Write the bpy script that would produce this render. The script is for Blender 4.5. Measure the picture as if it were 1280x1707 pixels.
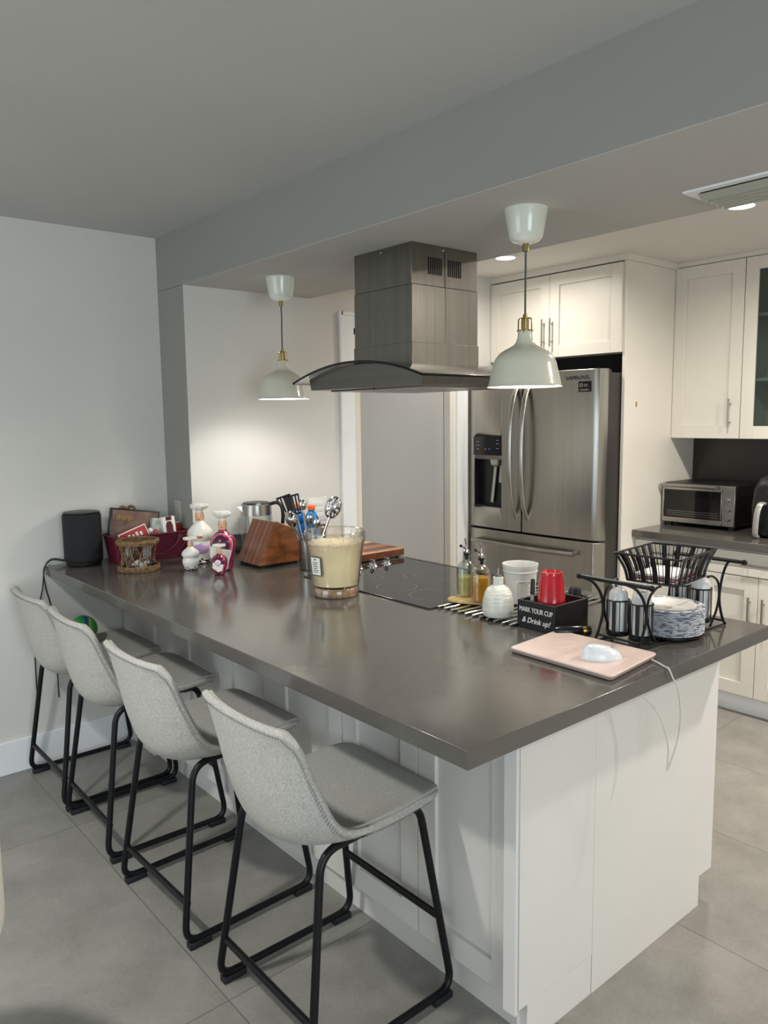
import bpy, bmesh, math, random
from mathutils import Vector, Matrix
random.seed(7)
PI = math.pi
S = bpy.context.scene
for o in list(bpy.data.objects): bpy.data.objects.remove(o)

# ------------------------------------------------------------------ camera
CAM = Vector((-1.0418, -0.9892, 1.5648))
fw = Vector((0.64079472, 0.75804047, -0.12147747)); rt = Vector((0.76261695, -0.64672269, -0.01285062)); up = Vector((0.08830353, 0.08440617, 0.992511))
cd = bpy.data.cameras.new('camera'); cam = bpy.data.objects.new('camera', cd); S.collection.objects.link(cam)
cam.matrix_world = Matrix(((rt.x, up.x, -fw.x, CAM.x), (rt.y, up.y, -fw.y, CAM.y), (rt.z, up.z, -fw.z, CAM.z), (0, 0, 0, 1)))
cd.sensor_fit = 'VERTICAL'; cd.sensor_height = 36.0; cd.lens = 1283.8 / 1707 * 36.0; cd.clip_start = 0.02
S.camera = cam
S.view_settings.view_transform = 'Standard'; S.view_settings.look = 'None'
S.view_settings.gamma = 1; S.view_settings.use_curve_mapping = False
S.view_settings.exposure = 0.13
w = bpy.data.worlds.new('world'); S.world = w; w.use_nodes = True
w.node_tree.nodes['Background'].inputs[0].default_value = (0.62, 0.78, 1.0, 1)
w.node_tree.nodes['Background'].inputs[1].default_value = 0.6

def lamp(name, kind, loc, energy, color, size=0.1, size_y=None, aim=None, spot=None, blend=0.5, shape=None, spread=None):
    d = bpy.data.lights.new(name, kind); d.energy = energy; d.color = color
    if kind == 'AREA':
        d.shape = shape or ('RECTANGLE' if size_y else 'DISK'); d.size = size
        if size_y: d.size_y = size_y
        if spread: d.spread = spread
    else: d.shadow_soft_size = size
    if kind == 'SPOT': d.spot_size = spot; d.spot_blend = blend
    o = bpy.data.objects.new(name, d); S.collection.objects.link(o); o.location = loc
    if aim is not None:
        o.rotation_euler = (Vector(aim) - Vector(loc)).to_track_quat('-Z', 'Y').to_euler()
    return o
COOL = (0.82, 0.93, 1.0)
WARM = (1.0, 0.925, 0.83)
# daylight through the two living-room windows behind the camera
lamp('daylight_back', 'AREA', (-1.3, -3.55, 1.35), 74, COOL, 2.0, 1.5, aim=(-1.3, 0, 1.25))
lamp('daylight_side', 'AREA', (-3.35, 1.2, 1.45), 27, COOL, 2.0, 1.4, aim=(0, 1.2, 1.3))
# recessed downlights of the kitchen
SPOTS = [(2.25, 1.86), (2.235, 0.575), (2.27, -0.72), (2.27, -2.02)]
for (sx, sy) in SPOTS:
    lamp('downlight', 'AREA', (sx, sy, 2.402), 34 if sy < 0 else (6.5 if sy > 1 else 14), WARM, 0.13, aim=(sx, sy, 0), spread=math.radians(165))
# recessed light of the living-room ceiling, left of the camera
lamp('downlight_living', 'AREA', (-1.35, 0.95, 2.412), 23, (1.0, 0.98, 0.94), 0.15, aim=(-1.35, 0.95, 0), spread=math.radians(140))
# the two pendant bulbs
PEND = [(0.84, 0.56), (0.862, 1.945)]
for (px_, py_) in PEND:
    lamp('pendant_bulb', 'POINT', (px_, py_, 1.715), 6.6, (1.0, 0.975, 0.92), 0.03)

# ------------------------------------------------------------------ materials
def lin(c):
    return tuple(((v / 255) / 12.92 if v / 255 <= 0.04045 else ((v / 255 + 0.055) / 1.055) ** 2.4) for v in c) + (1,)
def mat(name, rgb, rough=0.5, metal=0.0, noise=0.0, nscale=8.0, bump=0.0, bscale=60.0, coat=0.0, trans=0.0, ior=1.45, emit=None, estr=0.0, spec=0.5, stretch=None, alpha=1.0, sub=0.0):
    m = bpy.data.materials.new(name); m.use_nodes = True
    nt = m.node_tree; b = nt.nodes['Principled BSDF']
    b.inputs['Base Color'].default_value = lin(rgb); b.inputs['Roughness'].default_value = rough
    b.inputs['Metallic'].default_value = metal; b.inputs['IOR'].default_value = ior
    b.inputs['Specular IOR Level'].default_value = spec
    b.inputs['Coat Weight'].default_value = coat; b.inputs['Coat Roughness'].default_value = 0.08
    b.inputs['Transmission Weight'].default_value = trans
    b.inputs['Alpha'].default_value = alpha
    if sub: b.inputs['Subsurface Weight'].default_value = sub; b.inputs['Subsurface Radius'].default_value = (0.02, 0.015, 0.01)
    if emit: b.inputs['Emission Color'].default_value = lin(emit); b.inputs['Emission Strength'].default_value = estr
    tc = nt.nodes.new('ShaderNodeTexCoord'); mp = nt.nodes.new('ShaderNodeMapping')
    nt.links.new(tc.outputs['Object'], mp.inputs[0])
    if stretch: mp.inputs['Scale'].default_value = stretch
    n = nt.nodes.new('ShaderNodeTexNoise'); n.inputs['Scale'].default_value = nscale; n.inputs['Detail'].default_value = 6
    nt.links.new(mp.outputs[0], n.inputs['Vector'])
    if noise:
        c0 = lin(tuple(max(0, v * (1 - noise)) for v in rgb)); c1 = lin(tuple(min(255, v * (1 + noise)) for v in rgb))
        r = nt.nodes.new('ShaderNodeValToRGB'); r.color_ramp.elements[0].color = c0; r.color_ramp.elements[1].color = c1
        r.color_ramp.elements[0].position = 0.3; r.color_ramp.elements[1].position = 0.7
        nt.links.new(n.outputs[0], r.inputs[0]); nt.links.new(r.outputs[0], b.inputs['Base Color'])
    if bump:
        n2 = nt.nodes.new('ShaderNodeTexNoise'); n2.inputs['Scale'].default_value = bscale; n2.inputs['Detail'].default_value = 3
        nt.links.new(mp.outputs[0], n2.inputs['Vector'])
        bp = nt.nodes.new('ShaderNodeBump'); bp.inputs['Strength'].default_value = bump; bp.inputs['Distance'].default_value = 0.01
        nt.links.new(n2.outputs[0], bp.inputs['Height']); nt.links.new(bp.outputs[0], b.inputs['Normal'])
    return m
M = {}
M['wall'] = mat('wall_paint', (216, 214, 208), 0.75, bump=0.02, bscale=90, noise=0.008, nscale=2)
M['kceil'] = mat('kitchen_ceiling_lit', (226, 223, 216), 0.8, noise=0.008, nscale=2)  # lightened: the lit look of the raised ceiling is put into the colour
M['soffit'] = mat('soffit_shaded', (190, 188, 183), 0.8, noise=0.008, nscale=2)  # darkened: painted shade that sets the soffit off from the raised ceiling
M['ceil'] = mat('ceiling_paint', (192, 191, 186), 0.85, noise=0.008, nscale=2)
M['header'] = mat('header_shaded', (150, 148, 141), 0.8, noise=0.008, nscale=2)  # wall tone darkened, painting in the weak light on faces towards the living room
M['trim'] = mat('trim_white', (238, 240, 241), 0.4, noise=0.01, nscale=3)
M['cab'] = mat('cabinet_cream', (226, 221, 210), 0.38, noise=0.01, nscale=3)
M['pen'] = mat('peninsula_white', (217, 214, 209), 0.35, noise=0.01, nscale=3)
M['doorgrey'] = mat('door_grey', (170, 171, 171), 0.5, noise=0.01, nscale=2)
M['quartz'] = mat('quartz_taupe', (88, 85, 80), 0.14, noise=0.02, nscale=25, spec=0.8)
M['backs'] = mat('backsplash_dark', (52, 46, 41), 0.3, noise=0.05, nscale=6)
M['steel'] = mat('brushed_steel', (168, 165, 158), 0.27, 1.0, noise=0.03, nscale=30, stretch=(1, 1, 0.02), bump=0.05, bscale=200)
M['steeld'] = mat('dark_steel', (118, 116, 111), 0.3, 1.0, noise=0.04, nscale=30, stretch=(1, 0.02, 1))
M['steelh'] = mat('hood_steel', (130, 127, 120), 0.3, 1.0, noise=0.04, nscale=30, stretch=(1, 1, 0.02), bump=0.04, bscale=200)
M['chrome'] = mat('polished_chrome', (205, 205, 205), 0.1, 1.0)
M['nickel'] = mat('brushed_nickel', (160, 156, 150), 0.3, 1.0)
M['brass'] = mat('brass', (164, 144, 98), 0.25, 1.0)
M['black'] = mat('black_plastic', (22, 22, 24), 0.35)
M['blackm'] = mat('black_metal', (20, 21, 24), 0.38, 0.4)
M['blackw'] = mat('black_wood', (26, 25, 25), 0.45, bump=0.15, bscale=30, stretch=(1, 1, 8))
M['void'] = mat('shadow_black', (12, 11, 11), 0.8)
M['fridgeside'] = mat('fridge_side', (58, 55, 52), 0.45, noise=0.02, nscale=30)
M['glassblk'] = mat('ceramic_glass', (40, 41, 41), 0.07, spec=0.6)
M['ovenglass'] = mat('oven_glass', (22, 21, 20), 0.06)
M['pale'] = mat('marking_grey', (150, 148, 140), 0.4)
M['screen'] = mat('display_black', (10, 12, 18), 0.12)
M['shade'] = mat('sage_enamel', (212, 210, 192), 0.22, coat=0.4)
M['shadein'] = mat('shade_inside_white', (240, 240, 235), 0.4)
M['canopy'] = mat('canopy_enamel', (214, 216, 203), 0.22, coat=0.4)
M['cord'] = mat('cord_fabric', (78, 84, 76), 0.7)
M['fabric'] = mat('grey_fabric', (190, 187, 180), 0.95, noise=0.08, nscale=170, bump=0.5, bscale=420, spec=0.15)
M['pad'] = mat('grey_pad_shaded', (176, 175, 169), 0.85, noise=0.04, nscale=120, bump=0.2, bscale=300, spec=0.2)  # shell fabric toned down; shade inside the bucket is painted in
M['thread'] = mat('stitch_thread', (118, 118, 113), 0.9)
M['white'] = mat('white_plastic', (232, 233, 232), 0.3)
M['mouse'] = mat('mouse_white', (226, 230, 233), 0.3, coat=0.2)
M['laptop'] = mat('rose_pink_shell', (224, 200, 190), 0.32, noise=0.015, nscale=5)
M['laptopb'] = mat('laptop_base', (150, 132, 124), 0.4)
M['cable'] = mat('white_cable', (214, 212, 204), 0.5)
M['burg'] = mat('burgundy_leather', (88, 24, 42), 0.42, bump=0.15, bscale=140)
M['burgl'] = mat('burgundy_seam', (128, 66, 80), 0.5)
M['bottled'] = mat('dark_bottle', (24, 24, 26), 0.2)
M['gold'] = mat('gold_band', (190, 150, 70), 0.3, 1.0)
M['red'] = mat('red_cup', (176, 22, 36), 0.22, coat=0.3, sub=0.1)
M['marker'] = mat('marker_grey', (150, 152, 154), 0.4)
M['ceramicw'] = mat('glazed_ceramic', (214, 213, 202), 0.3, noise=0.05, nscale=14, bump=0.35, bscale=35, stretch=(1, 1, 5), coat=0.3)
M['bamboo'] = mat('bamboo', (196, 166, 112), 0.5, noise=0.08, nscale=14, stretch=(1, 6, 1))
M['hat'] = mat('chef_white_glaze', (232, 230, 220), 0.18, coat=0.5)
M['skin'] = mat('painted_skin', (226, 172, 134), 0.25, coat=0.4)
M['hair'] = mat('painted_hair', (50, 26, 18), 0.3)
M['lilac'] = mat('lilac_apron', (190, 158, 200), 0.25, coat=0.3)
M['basketfood'] = mat('painted_food', (190, 96, 50), 0.3, noise=0.4, nscale=70)
M['shoe'] = mat('painted_shoe', (235, 232, 225), 0.25)
M['oil'] = mat('golden_oil', (232, 168, 26), 0.02, trans=0.75, ior=1.47)
M['vinegar'] = mat('pale_oil', (226, 212, 130), 0.02, trans=0.85, ior=1.4)
M['wax'] = mat('candle_wax', (255, 240, 208), 0.42, sub=0.15, noise=0.02, nscale=30)
M['paper'] = mat('label_paper', (236, 234, 226), 0.6)
M['ink'] = mat('label_ink', (40, 38, 40), 0.6)
M['wicker'] = mat('wicker_brown', (116, 88, 58), 0.6, noise=0.3, nscale=60, bump=0.4, bscale=200)
M['cream_uph'] = mat('cream_upholstery', (214, 210, 198), 0.95, noise=0.04, nscale=120, bump=0.4, bscale=300)
M['blue'] = mat('blue_drink', (36, 126, 190), 0.1, trans=0.3)
M['orange'] = mat('orange_cap', (238, 108, 48), 0.4)
M['platew'] = mat('plate_white', (226, 224, 216), 0.35)
M['napkin'] = mat('napkin_white', (238, 236, 232), 0.8)
M['napred'] = mat('napkin_red', (176, 40, 66), 0.8)
M['wireshine'] = mat('cup_wrap_plastic', (205, 205, 205), 0.22, noise=0.16, nscale=40, stretch=(1, 1, 0.15))
M['green'] = mat('green_print', (96, 122, 96), 0.5, noise=0.2, nscale=50)
M['brownpic'] = mat('chocolate_print', (110, 84, 74), 0.18, noise=0.3, nscale=16, coat=0.7)
M['redpaper'] = mat('red_print', (176, 40, 52), 0.35)
M['packet'] = mat('silver_packet', (182, 192, 186), 0.25, 0.4, noise=0.15, nscale=50)
M['rubber'] = mat('rubber_foot', (26, 27, 32), 0.6)
M['switch'] = mat('switch_white', (224, 224, 220), 0.35)
M['silver'] = mat('silver_plastic', (196, 194, 188), 0.3, 0.6)
M['vent'] = mat('vent_grey', (168, 168, 156), 0.5)
M['bulb'] = mat('bulb_glow', (255, 250, 235), 0.4, emit=(255, 246, 226), estr=9)
M['disc'] = mat('downlight_glow', (255, 255, 255), 0.4, emit=(255, 244, 224), estr=14)
M['zblue'] = mat('blue_card', (70, 96, 150), 0.4)
M['bluedeco'] = mat('blue_dot_light', (60, 90, 220), 0.3, emit=(60, 90, 255), estr=1.0)
M['reddeco'] = mat('red_dot_light', (220, 50, 40), 0.3, emit=(255, 60, 40), estr=1.0)
M['lcd'] = mat('lcd_green_grey', (92, 98, 84), 0.3)

def glass_mat(name, tint=(1, 1, 1), a=0.12, rough=0.02, dark=None):
    """thin clear glass: mostly see-through with a glossy skin"""
    m = bpy.data.materials.new(name); m.use_nodes = True; nt = m.node_tree
    for n in list(nt.nodes): nt.nodes.remove(n)
    out = nt.nodes.new('ShaderNodeOutputMaterial'); mix = nt.nodes.new('ShaderNodeMixShader')
    tr = nt.nodes.new('ShaderNodeBsdfTransparent'); gl = nt.nodes.new('ShaderNodeBsdfGlossy'); fr = nt.nodes.new('ShaderNodeLayerWeight')
    tr.inputs[0].default_value = (*tint, 1); gl.inputs['Roughness'].default_value = rough; fr.inputs['Blend'].default_value = a
    nt.links.new(fr.outputs['Facing'], mix.inputs[0]); nt.links.new(tr.outputs[0], mix.inputs[1]); nt.links.new(gl.outputs[0], mix.inputs[2]); nt.links.new(mix.outputs[0], out.inputs[0])
    return m
def liquid(name, rgb, tint, f):
    m = mat(name, rgb, 0.1); nt = m.node_tree; out = nt.nodes['Material Output']; mix = nt.nodes.new('ShaderNodeMixShader'); tr = nt.nodes.new('ShaderNodeBsdfTransparent')
    tr.inputs[0].default_value = (*tint, 1); mix.inputs[0].default_value = f
    nt.links.new(tr.outputs[0], mix.inputs[1]); nt.links.new(nt.nodes['Principled BSDF'].outputs[0], mix.inputs[2]); nt.links.new(mix.outputs[0], out.inputs[0]); return m
M['glassamber'] = liquid('frosted_jar_glass', (250, 232, 200), (1, .995, .97), .20)
M['oil'] = liquid('golden_oil', (240, 178, 30), (.95, .66, .10), .55)
M['vinegar'] = liquid('pale_oil', (232, 216, 140), (.96, .90, .58), .3)
M['blue'] = liquid('blue_drink', (40, 130, 200), (.10, .40, .80), .7)
M['glass'] = glass_mat('clear_glass', (0.93, 0.95, 0.94), 0.25)
M['glassamber'] = glass_mat('amber_glass', (0.985, 0.965, 0.93), 0.3)
M['hoodglass'] = glass_mat('hood_glass', (0.86, 0.88, 0.86), 0.25, 0.03)
M['hoodedge'] = mat('hood_glass_edge', (18, 22, 20), 0.15)
M['cabglass'] = glass_mat('cabinet_glass', (0.62, 0.68, 0.66), 0.3, 0.12)

def floor_mat():
    m = bpy.data.materials.new('floor_tile'); m.use_nodes = True; nt = m.node_tree; b = nt.nodes['Principled BSDF']; L = nt.links.new
    tc = nt.nodes.new('ShaderNodeTexCoord'); sp = nt.nodes.new('ShaderNodeSeparateXYZ'); L(tc.outputs['Object'], sp.inputs[0])
    def math_(op, a, b_=None):
        n = nt.nodes.new('ShaderNodeMath'); n.operation = op
        for i, v in enumerate((a, b_)):
            if v is None: continue
            if isinstance(v, (int, float)): n.inputs[i].default_value = v
            else: L(v, n.inputs[i])
        return n.outputs[0]
    def line(out, off, per, wd):
        f = math_('MODULO', math_('ADD', out, 100 * per - off), per)
        d = math_('MINIMUM', f, math_('SUBTRACT', per, f))
        return math_('LESS_THAN', d, wd)
    g = math_('MAXIMUM', line(sp.outputs[0], -0.14, 0.6025, 0.0014), line(sp.outputs[1], 0.756, 1.205, 0.0014))
    ix = math_('FLOOR', math_('DIVIDE', math_('ADD', sp.outputs[0], 60.25 + 0.14), 0.6025))
    iy = math_('FLOOR', math_('DIVIDE', math_('ADD', sp.outputs[1], 120.5 - 0.756), 1.205))
    cmb = nt.nodes.new('ShaderNodeCombineXYZ'); L(ix, cmb.inputs[0]); L(iy, cmb.inputs[1])
    wn = nt.nodes.new('ShaderNodeTexWhiteNoise'); L(cmb.outputs[0], wn.inputs['Vector'])
    n1 = nt.nodes.new('ShaderNodeTexNoise'); n1.inputs['Scale'].default_value = 5; n1.inputs['Detail'].default_value = 9; n1.inputs['Roughness'].default_value = 0.65
    off = nt.nodes.new('ShaderNodeVectorMath'); off.operation = 'ADD'; L(tc.outputs['Object'], off.inputs[0]); L(wn.outputs['Color'], off.inputs[1]); L(off.outputs[0], n1.inputs['Vector'])
    n2 = nt.nodes.new('ShaderNodeTexNoise'); n2.inputs['Scale'].default_value = 90; n2.inputs['Detail'].default_value = 4; L(tc.outputs['Object'], n2.inputs['Vector'])
    v = math_('ADD', math_('MULTIPLY', n1.outputs[0], 0.75), math_('MULTIPLY', n2.outputs[0], 0.25))
    v = math_('ADD', v, math_('MULTIPLY', math_('SUBTRACT', wn.outputs['Value'], 0.5), 0.04))
    r = nt.nodes.new('ShaderNodeValToRGB'); e = r.color_ramp.elements
    e[0].position = 0.33; e[0].color = lin((126, 123, 117)); e[1].position = 0.66; e[1].color = lin((152, 149, 143)); L(v, r.inputs[0])
    mx = nt.nodes.new('ShaderNodeMix'); mx.data_type = 'RGBA'; L(g, mx.inputs['Factor']); L(r.outputs[0], mx.inputs['A']); mx.inputs['B'].default_value = lin((92, 90, 86))
    L(mx.outputs['Result'], b.inputs['Base Color']); b.inputs['Roughness'].default_value = 0.42
    bp = nt.nodes.new('ShaderNodeBump'); bp.inputs['Strength'].default_value = 0.12; bp.inputs['Distance'].default_value = 0.004; L(n2.outputs[0], bp.inputs['Height']); L(bp.outputs[0], b.inputs['Normal'])
    return m
M['floor'] = floor_mat()

def stripes(name, cols, axis=0, scale=1.0, rough=0.3, coat=0.4, wob=0.0, phase=0.0):
    """hard colour bands across one object axis"""
    m = bpy.data.materials.new(name); m.use_nodes = True; nt = m.node_tree; b = nt.nodes['Principled BSDF']; L = nt.links.new
    tc = nt.nodes.new('ShaderNodeTexCoord'); sp = nt.nodes.new('ShaderNodeSeparateXYZ')
    src = tc.outputs['Object']
    if wob:
        n = nt.nodes.new('ShaderNodeTexNoise'); n.inputs['Scale'].default_value = 9; L(src, n.inputs['Vector'])
        a = nt.nodes.new('ShaderNodeVectorMath'); a.operation = 'SCALE'; L(n.outputs['Color'], a.inputs[0]); a.inputs['Scale'].default_value = wob
        a2 = nt.nodes.new('ShaderNodeVectorMath'); a2.operation = 'ADD'; L(src, a2.inputs[0]); L(a.outputs[0], a2.inputs[1]); src = a2.outputs[0]
    L(src, sp.inputs[0])
    m1 = nt.nodes.new('ShaderNodeMath'); m1.operation = 'MULTIPLY_ADD'; L(sp.outputs[axis], m1.inputs[0]); m1.inputs[1].default_value = scale; m1.inputs[2].default_value = 50 + phase
    m2 = nt.nodes.new('ShaderNodeMath'); m2.operation = 'FRACT'; L(m1.outputs[0], m2.inputs[0])
    r = nt.nodes.new('ShaderNodeValToRGB'); r.color_ramp.interpolation = 'CONSTANT'
    e = r.color_ramp.elements; e[0].color = lin(cols[0][1]); e[0].position = 0; e[1].position = cols[1][0]; e[1].color = lin(cols[1][1])
    for p, c in cols[2:]:
        q = e.new(p); q.color = lin(c)
    L(m2.outputs[0], r.inputs[0]); L(r.outputs[0], b.inputs['Base Color']); b.inputs['Roughness'].default_value = rough; b.inputs['Coat Weight'].default_value = coat
    return m
M['walnut'] = stripes('walnut_strips', [(0, (104, 54, 32)), (0.3, (132, 76, 46)), (0.55, (88, 44, 28)), (0.8, (118, 66, 40))], 1, 14, 0.32, 0.3, 0.01)
M['woodface'] = mat('walnut_face', (124, 74, 38), 0.35, noise=0.3, nscale=10, stretch=(1, 1, 3), coat=0.2)
M['board'] = stripes('board_strips', [(0, (92, 50, 28)), (0.2, (214, 176, 116)), (0.34, (128, 74, 40)), (0.5, (186, 130, 76)), (0.62, (92, 46, 26)), (0.82, (160, 100, 56))], 1, 3.0, 0.35, 0.2, 0.004)
M['boardedge'] = mat('board_edge', (92, 52, 32), 0.4, noise=0.25, nscale=30)
M['robe'] = stripes('striped_glaze', [(0, (70, 24, 60)), (0.3, (190, 50, 84)), (0.48, (232, 200, 206)), (0.56, (80, 26, 64)), (0.8, (176, 40, 76))], 0, 26, 0.2, 0.5, 0.03)
M['check'] = mat('check_trousers', (20, 20, 22), 0.3)
def checker(name, a, b_, scale):
    m = bpy.data.materials.new(name); m.use_nodes = True; nt = m.node_tree
    tc = nt.nodes.new('ShaderNodeTexCoord'); c = nt.nodes.new('ShaderNodeTexChecker'); c.inputs['Scale'].default_value = scale
    c.inputs['Color1'].default_value = lin(a); c.inputs['Color2'].default_value = lin(b_)
    nt.links.new(tc.outputs['Object'], c.inputs['Vector']); nt.links.new(c.outputs[0], nt.nodes['Principled BSDF'].inputs['Base Color'])
    nt.nodes['Principled BSDF'].inputs['Roughness'].default_value = 0.2
    return m
M['check'] = checker('check_trousers2', (16, 16, 18), (232, 230, 224), 110)
M['plateedge'] = None
def plate_edge():
    m = bpy.data.materials.new('blue_floral_rim'); m.use_nodes = True; nt = m.node_tree; L = nt.links.new
    tc = nt.nodes.new('ShaderNodeTexCoord'); n = nt.nodes.new('ShaderNodeTexNoise'); n.inputs['Scale'].default_value = 60; n.inputs['Detail'].default_value = 3
    mp = nt.nodes.new('ShaderNodeMapping'); mp.inputs['Scale'].default_value = (1, 1, 9); L(tc.outputs['Object'], mp.inputs[0]); L(mp.outputs[0], n.inputs['Vector']); r = nt.nodes.new('ShaderNodeValToRGB'); r.color_ramp.interpolation = 'CONSTANT'
    r.color_ramp.elements[0].color = lin((84, 96, 128)); r.color_ramp.elements[1].position = 0.47; r.color_ramp.elements[1].color = lin((206, 208, 210))
    L(n.outputs[0], r.inputs[0]); L(r.outputs[0], nt.nodes['Principled BSDF'].inputs['Base Color']); nt.nodes['Principled BSDF'].inputs['Roughness'].default_value = 0.4
    return m
M['plateedge'] = plate_edge()
M['ball'] = stripes('ball_panels', [(0, (40, 140, 60)), (0.3, (30, 84, 130)), (0.62, (150, 160, 40)), (0.8, (52, 150, 70))], 0, 16, 0.4, 0.2, 0.05)

# ------------------------------------------------------------------ helpers
def nb(): return bmesh.new()
def box(bm, a, b, bev=0.0):
    x0, y0, z0 = a; x1, y1, z1 = b
    x0, x1 = min(x0, x1), max(x0, x1); y0, y1 = min(y0, y1), max(y0, y1); z0, z1 = min(z0, z1), max(z0, z1)
    v = [bm.verts.new(p) for p in ((x0, y0, z0), (x1, y0, z0), (x1, y1, z0), (x0, y1, z0), (x0, y0, z1), (x1, y0, z1), (x1, y1, z1), (x0, y1, z1))]
    fs = [bm.faces.new([v[i] for i in f]) for f in ((3, 2, 1, 0), (4, 5, 6, 7), (0, 1, 5, 4), (1, 2, 6, 5), (2, 3, 7, 6), (3, 0, 4, 7))]
    if bev:
        es = set(e for f in fs for e in f.edges)
        bmesh.ops.bevel(bm, geom=list(es), offset=bev, segments=2, affect='EDGES', profile=0.5)
    return bm
def lathe(bm, prof, c=(0, 0, 0), n=32, cap=True):
    """prof: list of (r, z)"""
    rings = []
    for r, z in prof:
        rings.append([bm.verts.new((c[0] + r * math.cos(2 * PI * i / n), c[1] + r * math.sin(2 * PI * i / n), c[2] + z)) for i in range(n)] if r > 1e-6 else [bm.verts.new((c[0], c[1], c[2] + z))])
    for A, B in zip(rings, rings[1:]):
        for i in range(n):
            j = (i + 1) % n
            if len(A) == 1 and len(B) == 1: continue
            if len(A) == 1: bm.faces.new((A[0], B[j], B[i]))
            elif len(B) == 1: bm.faces.new((A[i], A[j], B[0]))
            else: bm.faces.new((A[i], A[j], B[j], B[i]))
    if cap:
        if len(rings[0]) > 1: bm.faces.new(rings[0][::-1])
        if len(rings[-1]) > 1: bm.faces.new(rings[-1])
    return bm
def smooth_pts(pts, closed=False, sub=6):
    """Catmull-Rom through the points"""
    P_ = [Vector(p) for p in pts]; n = len(P_); out = []
    rng = range(n) if closed else range(n - 1)
    for i in rng:
        p0 = P_[(i - 1) % n] if closed or i > 0 else P_[0]; p1 = P_[i]; p2 = P_[(i + 1) % n]
        p3 = P_[(i + 2) % n] if closed or i + 2 < n else P_[-1]
        for k in range(sub):
            t = k / sub
            out.append(0.5 * ((2 * p1) + (-p0 + p2) * t + (2 * p0 - 5 * p1 + 4 * p2 - p3) * t * t + (-p0 + 3 * p1 - 3 * p2 + p3) * t ** 3))
    if not closed: out.append(P_[-1])
    return out
def fillet(pts, r, seg=6):
    P_ = [Vector(p) for p in pts]; out = [P_[0]]
    for a, b, c in zip(P_, P_[1:], P_[2:]):
        d1 = (a - b); d2 = (c - b); rr = min(r, d1.length * 0.49, d2.length * 0.49)
        p = b + d1.normalized() * rr; q = b + d2.normalized() * rr
        for k in range(seg + 1):
            t = k / seg; out.append((1 - t) ** 2 * p + 2 * t * (1 - t) * b + t * t * q)
    out.append(P_[-1]); return out
def tube(bm, pts, r, n=8, closed=False, flat=None):
    P_ = [Vector(p) for p in pts]; m = len(P_)
    rs = r if isinstance(r, (list, tuple)) else [r] * m
    T = []
    for i in range(m):
        if closed: t = P_[(i + 1) % m] - P_[i - 1]
        else: t = P_[min(i + 1, m - 1)] - P_[max(i - 1, 0)]
        T.append(t.normalized() if t.length > 1e-9 else Vector((0, 0, 1)))
    ref = Vector((0, 0, 1)) if abs(T[0].z) < 0.9 else Vector((1, 0, 0))
    N = (ref - T[0] * ref.dot(T[0])).normalized(); rings = []
    for i in range(m):
        N = (N - T[i] * N.dot(T[i])).normalized(); B = T[i].cross(N)
        fa, fb = flat if flat else (1, 1)
        rings.append([bm.verts.new(P_[i] + rs[i] * (fa * math.cos(2 * PI * k / n) * N + fb * math.sin(2 * PI * k / n) * B)) for k in range(n)])
    for i in range(m if closed else m - 1):
        A, B = rings[i], rings[(i + 1) % m]
        for k in range(n): bm.faces.new((A[k], A[(k + 1) % n], B[(k + 1) % n], B[k]))
    if not closed: bm.faces.new(rings[0][::-1]); bm.faces.new(rings[-1])
    return bm
def ball(bm, c, r, n=16, sc=(1, 1, 1)):
    k = n // 2
    prof = [(max(0, r * math.sin(PI * i / k)), -r * math.cos(PI * i / k)) for i in range(k + 1)]
    prof[0] = (0, -r); prof[-1] = (0, r)
    st = len(bm.verts); lathe(bm, prof, (0, 0, 0), n); bm.verts.ensure_lookup_table()
    for v in bm.verts[st:]: v.co = Vector((v.co.x * sc[0] + c[0], v.co.y * sc[1] + c[1], v.co.z * sc[2] + c[2]))
    return bm
def prism(bm, poly, axis, a, b):
    """poly in the two other axes, extruded along axis from a to b"""
    def mk(p, t): return {'x': (t, p[0], p[1]), 'y': (p[0], t, p[1]), 'z': (p[0], p[1], t)}[axis]
    A = [bm.verts.new(mk(p, a)) for p in poly]; B = [bm.verts.new(mk(p, b)) for p in poly]
    bm.faces.new(A); bm.faces.new(B[::-1]); n = len(poly)
    for i in range(n): bm.faces.new((A[i], B[i], B[(i + 1) % n], A[(i + 1) % n]))
    return bm
def rrect(x0, y0, x1, y1, r, seg=5):
    pts = []
    for cx, cy, a0 in ((x1 - r, y1 - r, 0), (x0 + r, y1 - r, 90), (x0 + r, y0 + r, 180), (x1 - r, y0 + r, 270)):
        for k in range(seg + 1):
            a = math.radians(a0 + 90 * k / seg); pts.append((cx + r * math.cos(a), cy + r * math.sin(a)))
    return pts
def xform(bm, mtx, start=0):
    bm.verts.ensure_lookup_table()
    for v in bm.verts[start:]: v.co = mtx @ v.co
    return bm
def obj(name, bm, m, parent=None, org=None, smooth=None, bevel=0.0, sub=0):
    if org is None and parent is not None: org = parent.get('_org')
    if org is not None:
        o3 = Vector(org)
        for v in bm.verts: v.co -= o3
    bmesh.ops.recalc_face_normals(bm, faces=bm.faces[:])
    me = bpy.data.meshes.new(name); bm.to_mesh(me); bm.free()
    o = bpy.data.objects.new(name, me); S.collection.objects.link(o)
    if m is not None: me.materials.append(m)
    if smooth is None: smooth = True
    if smooth:
        for p in me.polygons: p.use_smooth = True
        try: me.set_sharp_from_angle(angle=math.radians(38))
        except Exception: pass
    if bevel:
        b = o.modifiers.new('bevel', 'BEVEL'); b.width = bevel; b.segments = 2; b.limit_method = 'ANGLE'; b.angle_limit = math.radians(40); b.harden_normals = False
    if sub:
        s = o.modifiers.new('sub', 'SUBSURF'); s.levels = sub; s.render_levels = sub
    if parent is not None: o.parent = parent
    return o
ORG = {}
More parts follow.
